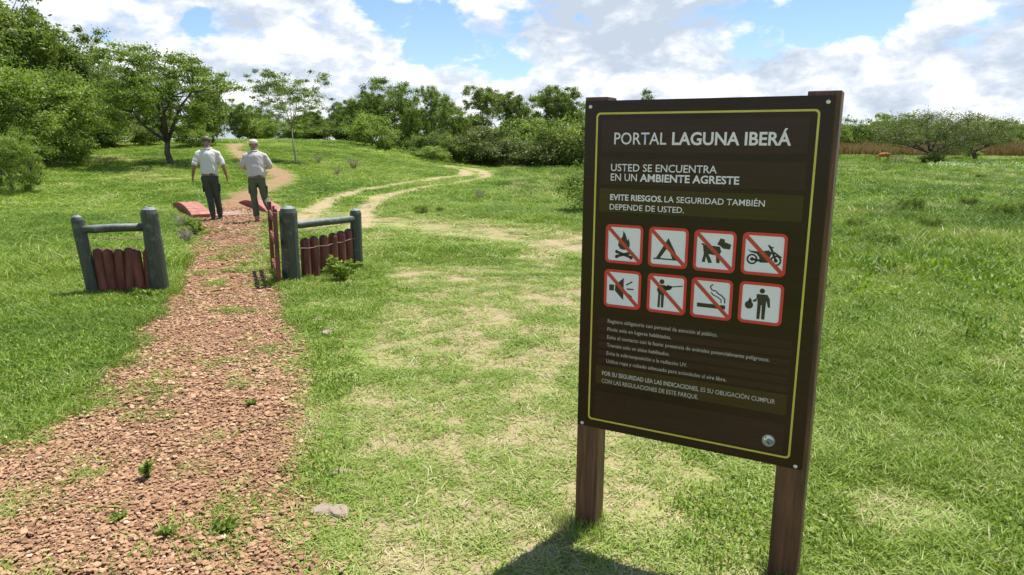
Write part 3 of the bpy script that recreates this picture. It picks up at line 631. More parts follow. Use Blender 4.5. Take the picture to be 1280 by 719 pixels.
for p_ in px:
    Yp = rng.uniform(50, 60); x_, y_ = col_at(p_, Yp); xs.append(x_); ys.append(y_)
xs, ys = np.array(xs), np.array(ys); n = len(xs)
# rough tussocks: taller dark and straw coloured clumps all over the meadow
n = 7000; r_ = np.sqrt(rng.uniform(9 ** 2, 90 ** 2, n)); a = rng.uniform(-.15, .72, n); x, y = np.sin(a) * r_, np.cos(a) * r_
k = (fbm(x * .25, y * .16, 93, 3) > .46) & (x > -.5 + (y < 22) * 3.0); mm = masks(x, y); k &= mm[1] < .05; x, y, r_ = x[k], y[k], r_[k]; n = len(x); s_ = rng.uniform(1.0, 2.0, n) * (1 + r_ / 60)
TUSS = proto_collection('tussock', with_mat([blades(80 + q_, 90, .15, .17, .007, .1, .7) for q_ in range(4)], M_grass))
scatter('meadow_tussocks', np.stack([x, y, hgt(x, y)], -1), np.stack([np.zeros(n), np.zeros(n), rng.uniform(0, 6, n)], -1), np.stack([s_, s_, rng.uniform(.7, 1.5, n)], -1), np.clip(np.where(rng.uniform(size=n) < .38, .74, .05) + rng.normal(0, .12, n), 0, 1), TUSS, 'rough dark and straw coloured grass tussocks over the meadow', 'grass')
CLO = proto_collection('clover', with_mat([leaf_rosette(120 + q_, 26, .030, .045, .020) for q_ in range(4)], M_grass))
n = 26000; x, y = ring_points(1.3, 11, n / (R_(46) * 120), R_(46)); mm = masks(x, y); k = (mm[0] < -.05) & (fbm(x * 1.7, y * 1.7, 133, 3) > .50) & (mm[2] < .55); x, y = x[k], y[k]; n = len(x)
s_ = rng.uniform(.7, 1.6, n); scatter('clover', np.stack([x, y, hgt(x, y) + .008], -1), np.stack([np.zeros(n), np.zeros(n), rng.uniform(0, 6, n)], -1), np.stack([s_, s_, s_], -1), np.clip(rng.normal(.30, .18, n), 0, .8), CLO, 'small broad leaved clover and lawn weeds among the short grass', 'weeds')
# longer grass that the mower leaves round the feet of the posts
pc = [(SLX, SLY, .09, 9) for SLX, SLY in ((.33, 2.79), (1.06, 2.40))] + [(*gp(118, 369), .14, 26), (*gp(201, 366), .17, 32), (*gp(160, 370), .22, 40), (*gp(365, 353), .17, 30), (*gp(447, 337), .14, 26), (*gp(405, 346), .3, 44), (*gp(232, 292), .5, 60), (*gp(246, 268), .35, 40)]
x = np.concatenate([rng.normal(c_[0], c_[2] * .6, c_[3]) for c_ in pc]); y = np.concatenate([rng.normal(c_[1], c_[2] * .6, c_[3]) for c_ in pc]); n = len(x); s_ = rng.uniform(.25, .5, n)
scatter('post_foot_grass', np.stack([x, y, hgt(x, y)], -1), np.stack([rng.normal(0, .2, n), rng.normal(0, .2, n), rng.uniform(0, 6, n)], -1), np.stack([s_, s_, rng.uniform(.28, .5, n)], -1), np.clip(rng.normal(.34, .2, n), 0, 1), TUSS, 'longer unmown grass round the feet of the sign and fence posts', 'grass')
n = len(xs)
M_pale = leafy('pale_leaves', [(0, (.18, .27, .09)), (.5, (.30, .40, .18)), (1, (.50, .56, .38))], .3, instancer=True)
PALE = proto_collection('pale_plant', with_mat([leaf_rosette(40 + s, 24, .25, .10, .15) for s in range(3)], M_pale))
scatter('pale_leaved_weeds', np.stack([xs, ys, hgt(xs, ys) + .05], -1), np.stack([np.zeros(n), np.zeros(n), rng.uniform(0, 6, n)], -1), np.ones((n, 3)) * 1.3, rng.uniform(0, 1, n), PALE, 'pale glossy leaved weeds in front of the thorn tree', 'weeds')

# grey dry shrubs
def twig_mesh(seed, h, w, nb, bark):
    r = random.Random(seed); m = MB()
    for i in range(nb):
        a = r.uniform(0, 6.283); e = Vector((math.cos(a) * w * r.uniform(.2, 1), math.sin(a) * w * r.uniform(.2, 1), h * r.uniform(.5, 1)))
        k = e * .5 + Vector((r.uniform(-.1, .1) * w, r.uniform(-.1, .1) * w, .1 * h)); rr_ = h * .014
        m.tube([(0, 0, -.03), k, e], [rr_, rr_ * .7, rr_ * .3], 4)
        for j in range(4):
            s0 = k.lerp(e, r.random()); m.tube([s0, s0 + Vector((r.uniform(-1, 1), r.uniform(-1, 1), r.uniform(.2, 1))) * h * .25], [rr_ * .5, rr_ * .2], 3)
    me = m.mesh('twigs'); me.materials.append(bark); return me
M_dry = simple('dry_grey_twigs', (.20, .165, .12), (.34, .29, .21), .9, 8)
tw = [twig_mesh(s, .7, .6, 34, M_dry) for s in range(3)]
for i, (px, py, s, lab) in enumerate([(442, 212, .9, 'grey dry twiggy shrub on the slope right of the slender tree'), (398, 205, .7, 'grey dry shrub just right of the slender tree trunk'), (421, 220, .55, 'faint dry twigs low on the grassy slope'), (1122, 208, 1.3, 'grey dry bush beside the leaning stem of the thorn tree'), (228, 285, .42, 'dry grey weed left of the footbridge end'), (236, 305, .38, 'dry grey weed at the left edge of the path before the footbridge'), (600, 250, .5, 'dry twiggy weed in the grass right of the sandy track')]):
    x, y = gp(px, py); o = link('dry_shrub', tw[i % 3]); o.location = (x, y, H(x, y)); o.rotation_euler = (0, 0, i); o.scale = (s, s, s); tag(o, lab, 'shrub')

# ------------------------------------------------------------------ sign
SL = Vector((.29346, 2.76747)); SR = Vector((1.01685, 2.37008)); sd = (SR - SL).normalized(); SA = math.atan2(sd.y, sd.x)
sign = empty('information_sign', (SL.x, SL.y, 0), SA, 'dark brown park information board on two wooden posts with yellow border and safety pictograms', 'sign')
# local: x along the board (u), z up (v), -y towards the viewer. Board front face at y = -.016
YB = 0.0
for u0, u1 in ((-.0285, .064), (.759, .862)):
    MB().box(((u0 + u1) / 2, .012 + .046, .74), (u1 - u0, .092, 2.076)).build('post', M_post, sign, bevel=.004)
bd = MB().box(((.8455 - .0225) / 2, .004, (.468 + 1.763) / 2), (.868, .010, 1.295)).build('board', M_board, sign, bevel=.0015)
def rrect(u0, v0, u1, v1, r, n=6):
    P = []
    for cx, cy, a0 in ((u1 - r, v1 - r, 0), (u0 + r, v1 - r, 90), (u0 + r, v0 + r, 180), (u1 - r, v0 + r, 270)):
        for i in range(n + 1): a = R_(a0 + 90 * i / n); P.append((cx + r * math.cos(a), cy + r * math.sin(a)))
    return P
def circ(cx, cy, r, n=20): return [(cx + r * math.cos(i * 2 * math.pi / n), cy + r * math.sin(i * 2 * math.pi / n)) for i in range(n)]
def stroke(pts, w):
    P = [Vector(p) for p in pts]; L, Rr = [], []
    for i, p in enumerate(P):
        t = (P[min(i + 1, len(P) - 1)] - P[max(i - 1, 0)]).normalized(); nn = Vector((-t.y, t.x)) * w / 2; L.append(tuple(p + nn)); Rr.append(tuple(p - nn))
    return L + Rr[::-1]
def flat_mesh(name, polys, y, th=.0006):
    V, Fs = [], []
    for P in polys:
        ar = sum(P[i][0] * P[(i + 1) % len(P)][1] - P[(i + 1) % len(P)][0] * P[i][1] for i in range(len(P)))
        if ar < 0: P = P[::-1]
        k = len(V); n_ = len(P); V += [(u, y, v) for u, v in P]; V += [(u, y + th, v) for u, v in P]
        for tri in geometry.tessellate_polygon([[Vector((u, v, 0)) for u, v in P]]):
            a_, b_, c_ = [Vector(P[i]) for i in tri]
            if (b_ - a_).cross(c_ - a_) < 0: tri = tri[::-1]
            Fs.append(tuple(k + i for i in tri))
        for i in range(n_): j = (i + 1) % n_; Fs.append((k + j, k + i, k + n_ + i, k + n_ + j))
    return py_mesh(name, V, Fs)
def ring_mesh(name, A_, B_, y, th=.0006):
    n_ = len(A_); V = [(u, y, v) for u, v in A_] + [(u, y, v) for u, v in B_] + [(u, y + th, v) for u, v in A_] + [(u, y + th, v) for u, v in B_]; Fs = []
    for i in range(n_):
        j = (i + 1) % n_; Fs += [(i, j, n_ + j, n_ + i), (i, 2 * n_ + i, 2 * n_ + j, j), (n_ + i, n_ + j, 3 * n_ + j, 3 * n_ + i)]
    return py_mesh(name, V, Fs)
F0 = -.001     # front face of the board; print lies on it
link('border_line', ring_mesh('border_line', rrect(.0245, .502, .8045, 1.7195, .016), rrect(.0315, .509, .7975, 1.7125, .011), F0 - .0012), M_yellow, bd)
for (u0, v0, u1, v1, m_) in [(.048, 1.575, .775, 1.694, M_panel), (.048, 1.456, .777, 1.549, M_panel), (.046, 1.350, .776, 1.439, M_olive), (.052, .662, .778, .738, M_olive), (.052, .515, .778, .628, M_panel)]:
    link('printed_panel', flat_mesh('printed_panel', [rrect(u0, v0, u1, v1, .006)], F0 - .0006, .0005), m_, bd)
for i in range(6):
    v = .9225 - i * .0328; link('printed_panel', flat_mesh('printed_panel', [rrect(.058, v - .0115, .778, v + .0115, .002)], F0 - .0006, .0005), M_panel, bd)
def text(s, u0, u1, v, cap, bold, m_, wscale=None):
    cu = bpy.data.curves.new('text', 'FONT'); cu.body = 'H'; cu.size = 1; cu.resolution_u = 3
    ob = bpy.data.objects.new('text', cu); COL.objects.link(ob); dg = bpy.context.evaluated_depsgraph_get()
    def get():
        bpy.context.view_layer.update(); dg.update(); me = bpy.data.meshes.new_from_object(ob.evaluated_get(dg)); return me
    me = get(); co = np.empty(len(me.vertices) * 3, np.float32); me.vertices.foreach_get('co', co); hcap = co.reshape(-1, 3)[:, 1].max(); 
    cu.body = s; cu.offset = .0; 
    if bold: cu.offset = bold
    me = get(); n_ = len(me.vertices); co = np.empty(n_ * 3, np.float32); me.vertices.foreach_get('co', co); co = co.reshape(-1, 3)
    a, b = co[:, 0].min(), co[:, 0].max(); out = np.zeros_like(co)
    out[:, 0] = u0 + (co[:, 0] - a) / (b - a) * (u1 - u0); out[:, 1] = F0 - .0020; out[:, 2] = v + co[:, 1] / hcap * cap
    me.vertices.foreach_set('co', out.ravel()); me.update(); me.materials.clear(); bpy.data.objects.remove(ob); bpy.data.curves.remove(cu)
    o = link('lettering', me, m_, bd); return o
T = text
T('PORTAL', .099, .298, 1.6035, .042, .006, M_letter); T('LAGUNA IBERÁ', .319, .7225, 1.6035, .042, .024, M_letter)
T('USTED SE ENCUENTRA', .0897, .484, 1.505, .0262, .006, M_letter)
T('EN UN', .090, .193, 1.4690, .0262, .006, M_letter); T('AMBIENTE AGRESTE', .2045, .563, 1.4690, .0262, .024, M_letter)
T('EVITE RIESGOS.', .0903, .294, 1.3965, .0210, .024, M_letter); T('LA SEGURIDAD TAMBIÉN', .3015, .6536, 1.3965, .0210, .006, M_letter)
T('DEPENDE DE USTED.', .0893, .3753, 1.3600, .0210, .006, M_letter)
for i, (s_, ue) in enumerate([('Registro obligatorio con personal de atención al público.', .5233), ('Picnic solo en lugares habilitados.', .3524), ('Evite el contacto con la fauna: presencia de animales potencialmente peligrosos.', .7096),
                              ('Transite solo en sitios habilitados.', .3495), ('Evite la sobreexposición a la radiación UV.', .4183), ('Utilice ropa y calzado adecuado para actividades al aire libre.', .5654)]):
    T(s_, .097, ue, .9165 - .0328 * i, .0140, .004, M_letter_dim)
T('POR SU SEGURIDAD LEA LAS INDICACIONES,', .0805, .467, .6985, .0165, .022, M_letter_dim); T('ES SU OBLIGACIÓN CUMPLIR', .4745, .7393, .6985, .0165, .006, M_letter_dim)
T('CON LAS REGULACIONES DE ESTE PARQUE.', .0795, .4672, .6665, .0165, .006, M_letter_dim)
# round emblem: pale disc with a bird-like head and a slate wing
em = link('emblem', flat_mesh('emblem', [circ(.7275, .5565, .0225, 28)], F0 - .0012), M_logo_g, bd)
def en(P): return [(.7275 + a * .0225, .5565 + b * .0225) for a, b in P]
link('emblem_mark', flat_mesh('emblem_mark', [en([(-.75, .35), (-.45, .72), (.05, .85), (.5, .6), (.85, .15), (.35, .35), (-.1, .35), (-.35, .05), (-.65, -.05)])], F0 - .0019), M_white, em)
link('emblem_mark', flat_mesh('emblem_mark', [en([(-.3, .1), (.0, .42), (.45, .25), (.88, -.1), (.72, -.6), (.3, -.5)])], F0 - .0025), M_logo_b, em)
link('emblem_mark', flat_mesh('emblem_mark', [en([(-.35, 0), (.3, -.5), (.1, -.62), (-.1, -.45)]), [(.7275 - .45 * .0225 + a, .5565 + .5 * .0225 + b) for a, b in circ(0, 0, .003, 8)]], F0 - .0028), M_black, em)
# pictograms
PS = [(.0775, 1.155), (.2490, 1.155), (.4185, 1.155), (.5885, 1.157), (.0775, .9805), (.2515, .9805), (.4180, .9805), (.5895, .9825)]
def rot2(P, deg, cx=.5, cy=.5):
    c, s = math.cos(R_(deg)), math.sin(R_(deg)); return [(cx + (a - cx) * c - (b - cy) * s, cy + (a - cx) * s + (b - cy) * c) for a, b in P]
def arcpts(cx, cy, r, a0, a1, n_=10): return [(cx + r * math.cos(R_(a0 + (a1 - a0) * i / n_)), cy + r * math.sin(R_(a0 + (a1 - a0) * i / n_))) for i in range(n_ + 1)]
def annulus(cx, cy, r, w): return [stroke(arcpts(cx, cy, r, 0, 180), w), stroke(arcpts(cx, cy, r, 180, 360), w)]
FIRE = [[(.50, .36), (.40, .38), (.34, .47), (.36, .58), (.40, .50), (.41, .62), (.46, .72), (.47, .84), (.53, .76), (.56, .68), (.58, .60), (.61, .66), (.65, .55), (.65, .45), (.60, .38)],
        stroke([(.30, .30), (.70, .18)], .07), stroke([(.30, .18), (.70, .30)], .07), circ(.31, .17, .045, 10), circ(.70, .17, .045, 10), circ(.31, .30, .045, 10), circ(.70, .30, .045, 10)]
TENT = [[(.50, .74), (.20, .22), (.30, .22), (.50, .52), (.62, .22), (.78, .22)], stroke([(.14, .21), (.82, .21)], .035)]
DOG = [[(.22, .62), (.17, .66), (.20, .68), (.30, .63), (.62, .62), (.66, .50), (.62, .42), (.64, .22), (.56, .22), (.54, .40), (.36, .42), (.46, .22), (.37, .20), (.30, .36), (.29, .22), (.21, .22), (.25, .42), (.23, .55)],
       rot2([(.56, .64), (.60, .80), (.70, .80), (.72, .74), (.88, .72), (.88, .60), (.72, .58), (.64, .62)], -12, .7, .68)]
BIKE = annulus(.24, .37, .105, .040) + annulus(.77, .37, .105, .040) + [circ(.24, .37, .045, 10), circ(.77, .37, .045, 10), [(.12, .60), (.20, .565), (.36, .56), (.46, .52), (.50, .58), (.60, .60), (.67, .54), (.63, .42), (.60, .31), (.42, .30), (.40, .42), (.34, .50), (.20, .53)], stroke([(.77, .37), (.66, .62), (.61, .70)], .05), stroke([(.58, .72), (.66, .66), (.70, .68)], .035), [(.60, .56), (.74, .57), (.90, .46), (.88, .44), (.72, .53)], stroke([(.24, .37), (.46, .34)], .055)]
SPK = [[(.14, .44), (.14, .60), (.27, .60), (.27, .44)], [(.30, .44), (.30, .60), (.53, .80), (.53, .22)], stroke([(.60, .62), (.76, .72)], .035), stroke([(.62, .52), (.80, .52)], .035), stroke([(.60, .42), (.76, .32)], .035)]
HUNT = [circ(.37, .80, .062, 14), [(.28, .72), (.46, .72), (.60, .62), (.64, .68), (.52, .74), (.40, .56), (.44, .50), (.43, .14), (.37, .14), (.365, .46), (.345, .46), (.34, .14), (.28, .14), (.29, .50), (.25, .58)], stroke([(.44, .66), (.90, .74)], .025), stroke([(.44, .66), (.62, .70)], .05)]
CIG = [[(.16, .27), (.16, .37), (.68, .37), (.68, .27)], [(.72, .27), (.72, .37), (.84, .37), (.84, .27)],
       stroke([(.82, .42), (.82, .52), (.74, .60), (.66, .64), (.60, .70), (.50, .72), (.46, .80), (.52, .86)], .03), stroke([(.74, .42), (.73, .50), (.64, .56), (.54, .60), (.48, .66)], .025)]
BAG = [circ(.52, .80, .06, 14), [(.40, .72), (.64, .72), (.70, .62), (.72, .42), (.67, .42), (.63, .58), (.62, .48), (.61, .12), (.54, .12), (.53, .46), (.51, .46), (.50, .12), (.43, .12), (.43, .50), (.42, .62), (.32, .56), (.33, .52), (.40, .54)], circ(.24, .44, .095, 14), [(.20, .50), (.25, .62), (.30, .56), (.29, .50)]]
NM = ['campfire', 'tent', 'dog', 'motorcycle', 'loudspeaker', 'hunter with rifle', 'smoking cigarette', 'person with litter bag']
for i, ((u0, v0), sym) in enumerate(zip(PS, (FIRE, TENT, DOG, BIKE, SPK, HUNT, CIG, BAG))):
    w = .1495; pc = link('pictogram', flat_mesh('pictogram', [rrect(u0 + .003, v0 + .003, u0 + w - .003, v0 + w - .003, .016)], F0 - .0010), M_white, sign)
    pc['label'] = 'white square red bordered pictogram of a ' + NM[i]
    link('red_border', ring_mesh('red_border', rrect(u0, v0, u0 + w, v0 + w, .019), rrect(u0 + .0105, v0 + .0105, u0 + w - .0105, v0 + w - .0105, .010), F0 - .0026), M_prred, pc)
    link('symbol', flat_mesh('symbol', [[(u0 + a * w, v0 + b * w) for a, b in P] for P in sym], F0 - .0017), M_black, pc)
    if i < 7: link('slash', flat_mesh('slash', [stroke([(u0 + .012, v0 + w - .014), (u0 + w - .014, v0 + .014)], .0135)], F0 - .0022), M_slash, pc)
for u, v in ((0, .4794), (0, 1.7412), (.8253, 1.7412), (.8253, .4794)):
    m = MB(); m.tube([(u, .001, v), (u, -.004, v), (u, -.0055, v)], [.0072, .0072, .005], 14); m.build('bolt', M_steel, sign, True)

# ------------------------------------------------------------------ fence panels
def log_mesh(name, h, r, seed, bevel=.35, n=16, lean=0, facet=False):
    rd = random.Random(seed); V = []; Fs = []; zs = [-.15, 0, h * .25, h * .5, h * .75, h - r * .75, h - r * .28, h]; rs = [1.03, 1.02, 1, .99, .98, .97, .80 if not facet else .78, bevel]
    ph = [rd.uniform(0, 6.28) for _ in range(3)]
    for z, k in zip(zs, rs):
        for j in range(n):
            a = j * 2 * math.pi / n; q_ = 1 + .035 * math.sin(2 * a + ph[0]) + .02 * math.sin(5 * a + ph[1] + z * 3) + (.02 * math.sin(z * 9 + ph[2]))
            V.append((math.cos(a) * r * k * q_ + lean * z, math.sin(a) * r * k * q_, z + (rd.uniform(-.006, .006) if z > h - .01 else 0)))
    for i in range(len(zs) - 1):
        for j in range(n): Fs.append((i * n + j, i * n + (j + 1) % n, (i + 1) * n + (j + 1) % n, (i + 1) * n + j))
    Fs.append(tuple((len(zs) - 1) * n + j for j in range(n))); return py_mesh(name, V, Fs)
def fence(A_, B_, hA, hB, rA, rB, pk_h, pk_r, gaps, label, rail_z, leanA=0, leanB=0, wires=(), broken=None, seed=0):
    A_, B_ = Vector((*A_, 0)), Vector((*B_, 0)); A_.z = H(A_.x, A_.y); B_.z = H(B_.x, B_.y); d = B_ - A_; ang = math.atan2(d.y, d.x); Ln = math.hypot(d.x, d.y)
    root = empty('fence_panel', A_, ang, label, 'fence')
    o = link('post', log_mesh('post', hA, rA, seed + 1, .42, lean=leanA), M_green, root)
    o = link('post', log_mesh('post', hB, rB, seed + 2, .42, lean=leanB), M_green, root); o.location = (Ln, 0, B_.z - A_.z); o.rotation_euler = (0, 0, .7)
    x0 = leanA * rail_z[0] + rA * .3; x1 = Ln + leanB * rail_z[1] - rB * .5
    MB().tube([(x0, -.02, rail_z[0]), (x0 + .12, -.02, rail_z[0] + .001), ((x0 + x1) / 2, -.02, (rail_z[0] + rail_z[1]) / 2 + .005), (x1, -.02, rail_z[1])], [.034, .045, .044, .043], 14).build('rail', M_green, root, True)
    for i, (t, hh, rot_) in enumerate(gaps):
        r_k = pk_r * (1 + .08 * math.sin(i * 2.1)); o = link('picket', log_mesh('picket', hh, r_k, seed + 10 + i, .35, 12), M_red, root)
        o.location = (Ln * t, .0 + .01 * math.sin(i * 1.7), 0); o.rotation_euler = (0.01 * math.sin(i * 3), rot_, i * .9)
    for (za, zb, sag, yoff) in wires:
        P = [(rA * .6 + (Ln - rA - rB * .4) * k / 12, yoff + .004 * math.sin(k * 2.), za + (zb - za) * k / 12 - sag * math.sin(math.pi * k / 12) + .006 * math.sin(k * 1.9)) for k in range(13)]
        MB().tube(P, .005, 5).build('wire', M_wire, root, True)
    return root
# left panel: small post at px 113, thick post at px 197
A1 = gp(118, 369); B1 = gp(201, 366)
fence(A1, B1, .845, .925, .062, .090, .5, .054, [(.165, .50, -.06), (.30, .49, -.06), (.43, .485, -.055), (.56, .50, -.04), (.70, .48, .045), (.845, .47, -.03)], 'left fence panel of green posts and dull red pickets beside the gravel path', (.70, .71), -.10, -.05, wires=((.60, .575, 0, .02),), seed=3)
A2 = gp(365, 353); B2 = gp(447, 337)
fence(A2, B2, .895, .79, .100, .072, .5, .058, [(.21, .50, .0), (.345, .505, .0), (.48, .505, 0), (.615, .515, 0), (.75, .525, 0), (.88, .54, 0)], 'right fence panel of green posts and dark red pickets with a weed at its foot', (.665, .66), 0, -.02, wires=((.56, .60, .0, .05), (.39, .42, .02, -.055)), seed=40)
# folded red gate leaf seen nearly edge-on, left of the right panel
ga = gp(349, 358); gb = gp(343, 342); gd = Vector(gb) - Vector(ga); gang = math.atan2(gd.y, gd.x); gl = gd.length + .25
gate = empty('gate_leaf', (ga[0] + .0, ga[1], H(*ga)), gang, 'narrow red wooden gate leaf standing open, seen edge-on left of the right fence panel', 'gate')
MB().box((0, 0, .42), (.035, .05, .84)).build('stile', M_red, gate, bevel=.006)
MB().box((gl, 0, .44), (.035, .05, .88)).build('stile', M_red, gate, bevel=.006)
for z in (.12, .48, .74): MB().box((gl / 2, 0, z), (gl - .036, .03, .07)).build('rail', M_red, gate, bevel=.004)
for k in range(2): MB().box((gl * (.30 + .4 * k), -.0305, .45), (.055, .026, .80)).build('slat', M_red, gate, bevel=.004)

# weed at the right panel, tufts
def leaf_plant(name, px, py, h, w, nl, label, L=.07, seed=1, dy=0):
    x, y = gp(px, py); root = empty(name, (x, y + dy, H(x, y)), 0, label, 'weed'); r = np.random.default_rng(seed); m = MB(); V = []; Fs = []; T_ = []
    for sidx in range(11):
        a = r.uniform(0, 6.28); e = Vector((math.cos(a) * w * r.uniform(.2, 1), math.sin(a) * w * r.uniform(.2, 1), h * r.uniform(.5, 1.05))); k_ = e * .5; k_.z = e.z * .62
        m.tube([(0, 0, -.02), k_, e], [.005, .004, .002], 4)
        for j in range(nl):
            t = r.uniform(.2, 1); p = k_.lerp(e, (t - .5) * 2) if t > .5 else Vector((0, 0, 0)).lerp(k_, t * 2)
            d = Vector((r.normal(), r.normal(), r.uniform(.0, 1.0))).normalized(); l = L * r.uniform(.5, 1.2); s_ = d.cross(Vector((r.normal(), r.normal(), r.normal()))).normalized() * l * .22; q0 = len(V)
            V += [p, p + d * l * .5 + s_, p + d * l, p + d * l * .5 - s_]; Fs.append((q0, q0 + 1, q0 + 2, q0 + 3)); T_ += [r.uniform(.2, .9)] * 4
    m.build('stems', M_leaf_mid, root); link('leaves', np_mesh('leaves', V, Fs, False, {'tint': T_}), M_leaf_light, root); return root
leaf_plant('weed_plant', 428, 352, .30, .26, 60, 'leafy green weed growing in front of the right fence panel', .07, 3)
leaf_plant('weed_plant', 178, 374, .10, .25, 25, 'low weeds at the foot of the left fence panel', .05, 5)
leaf_plant('weed_plant', 185, 600, .10, .02, 4, 'small upright weed sprouting from the gravel in the foreground', .045, 7)
leaf_plant('weed_plant', 210, 672, .035, .035, 4, 'small dark weed in the nearest gravel', .035, 8)
leaf_plant('weed_plant', 283, 664, .035, .06, 6, 'bright green sprig of grass in the gravel near the right edge of the path', .04, 9)
leaf_plant('weed_plant', 150, 650, .03, .04, 4, 'dark sprig in the gravel left of the path middle', .035, 19)
leaf_plant('weed_plant', 312, 508, .03, .05, 5, 'dark green sprig in the middle of the gravel', .04, 29)
leaf_plant('weed_plant', 245, 296, .28, .22, 40, 'tall weeds at the left edge of the path before the footbridge', .08, 11)
leaf_plant('weed_plant', 232, 300, .22, .30, 40, 'thick grass clump left of the path before the footbridge', .08, 12)

# flat stones at the path edge
def rock(px, py, s, seed, lab):
    r = random.Random(seed); bm = bmesh.new(); bmesh.ops.create_icosphere(bm, subdivisions=3, radius=1)
    for v in bm.verts:
        k = 1 + .35 * mnoise.noise(v.co * 1.3 + Vector((seed, 0, 0))); v.co *= k; v.co.z = max(-.3, min(.28, v.co.z * .5))
    me = bpy.data.meshes.new('stone'); bm.to_mesh(me); bm.free(); x, y = gp(px, py); o = link('flat_stone', me, M_rock); o.location = (x, y, H(x, y) + s * .10); o.scale = (s, s * .7, s * .8); o.rotation_euler = (0, 0, r.uniform(0, 6)); tag(o, lab, 'stone')
rock(402, 640, .055, 1, 'grey flat stone in the grass at the right edge of the gravel, nearest the camera')
rock(422, 642, .06, 2, 'tan flat stone right beside the grey stone at the path edge')
rock(399, 402, .075, 3, 'reddish stone at the right path edge level with the fence panels')
rock(408, 418, .07, 4, 'pale flat stone just below the reddish one at the path edge')
rock(424, 592, .045, 5, 'small stone half sunk in grass above the grey and tan stones')
rock(150, 412, .05, 6, 'small grey stone at the left edge of the gravel')

# ------------------------------------------------------------------ footbridge with arched red side beams
bl0 = Vector(gp(250, 273)); bl1 = Vector(gp(229, 258)); axis = Vector((-.42, .907)).normalized()
bc = Vector(gp(241, 273.5)); axis = Vector((-.545, .839)); br = empty('footbridge', (bc.x, bc.y, H(bc.x, bc.y)), math.atan2(axis.y, axis.x) - math.pi / 2, 'small plank footbridge with arched red side beams across the gravel path', 'footbridge')
LB = 3.0
def arch(x0, x1, hmid, hend, name):
    n_ = 14; V = []; Fs = []
    for i in range(n_ + 1):
        t = i / n_; yy = t * LB; z = hend + (hmid - hend) * math.sin(math.pi * t) ** .8
        V += [(x0, yy, -.05), (x1, yy, -.05), (x1, yy, z - .028), (x0, yy, z - .028)]
    for i in range(n_):
        a = i * 4; b = a + 4
        for j in range(4): Fs.append((a + j, a + (j + 1) % 4, b + (j + 1) % 4, b + j))
    Fs += [(3, 2, 1, 0), (n_ * 4, n_ * 4 + 1, n_ * 4 + 2, n_ * 4 + 3)]
    body = link(name, py_mesh(name, V, Fs), M_redside, br)
    m_ = 11
    for i in range(m_):
        t0, t1 = i / m_ + .002, (i + 1) / m_ - .002; z0 = hend + (hmid - hend) * math.sin(math.pi * t0) ** .8 if t0 > 0 else hend; z1 = hend + (hmid - hend) * max(0, math.sin(math.pi * min(1, t1))) ** .8
        c = Vector(((x0 + x1) / 2, (t0 + t1) / 2 * LB, (z0 + z1) / 2 - .012)); rx = math.atan2(z1 - z0, (t1 - t0) * LB)
        MB().box(c, (x1 - x0 + .03, (t1 - t0) * LB, .03), Matrix.Rotation(rx, 3, 'X')).build('cap_board', M_redtop, body)
    return body
arch(0, .36, .235, .08, 'side_beam'); arch(1.62, 2.0, .225, .07, 'side_beam')
for k in range(20):
    o = MB().box((.99, LB * (k + .5) / 20, .025 + .006 * math.sin(k * 2.3)), (1.22 + .03 * math.sin(k * 1.7), LB / 20 - .012, .04)).build('plank', M_deck, br)

# ------------------------------------------------------------------ people
M_skin = simple('tanned_skin', (.22, .115, .075), (.28, .155, .10), .55, 8)
M_shirt1 = simple('off_white_shirt', (.50, .505, .45), (.58, .585, .53), .85, 6, .6, 9, (1.4, 1, .5))
M_shirt2 = simple('pale_beige_shirt', (.40, .375, .35), (.48, .45, .42), .85, 6, .6, 9, (1.4, 1, .5))
M_trou1 = simple('dark_green_trousers', (.026, .034, .028), (.044, .055, .044), .85, 7, .6, 11, (1, 1, .6))
M_trou2 = simple('olive_green_trousers', (.050, .064, .038), (.080, .098, .060), .85, 7, .6, 11, (1, 1, .6))
M_cap1 = simple('dark_green_cap', (.045, .060, .045), (.07, .085, .065), .85, 12)
M_cap2 = simple('cream_cap', (.55, .50, .44), (.64, .59, .53), .85, 12)
M_hair1 = simple('dark_hair', (.018, .013, .010), (.03, .022, .018), .7, 30)
M_hair2 = simple('brown_grey_hair', (.09, .065, .05), (.15, .12, .10), .7, 30)
M_boot = simple('dark_boots', (.018, .015, .013), (.04, .032, .026), .6, 20)
M_tan = simple('tan_boots', (.30, .12, .05), (.42, .19, .09), .7, 20)
M_belt = simple('dark_belt', (.015, .012, .010), (.025, .02, .016), .5, 20)
M_eye = simple('eye', (.04, .03, .03), None, .3)
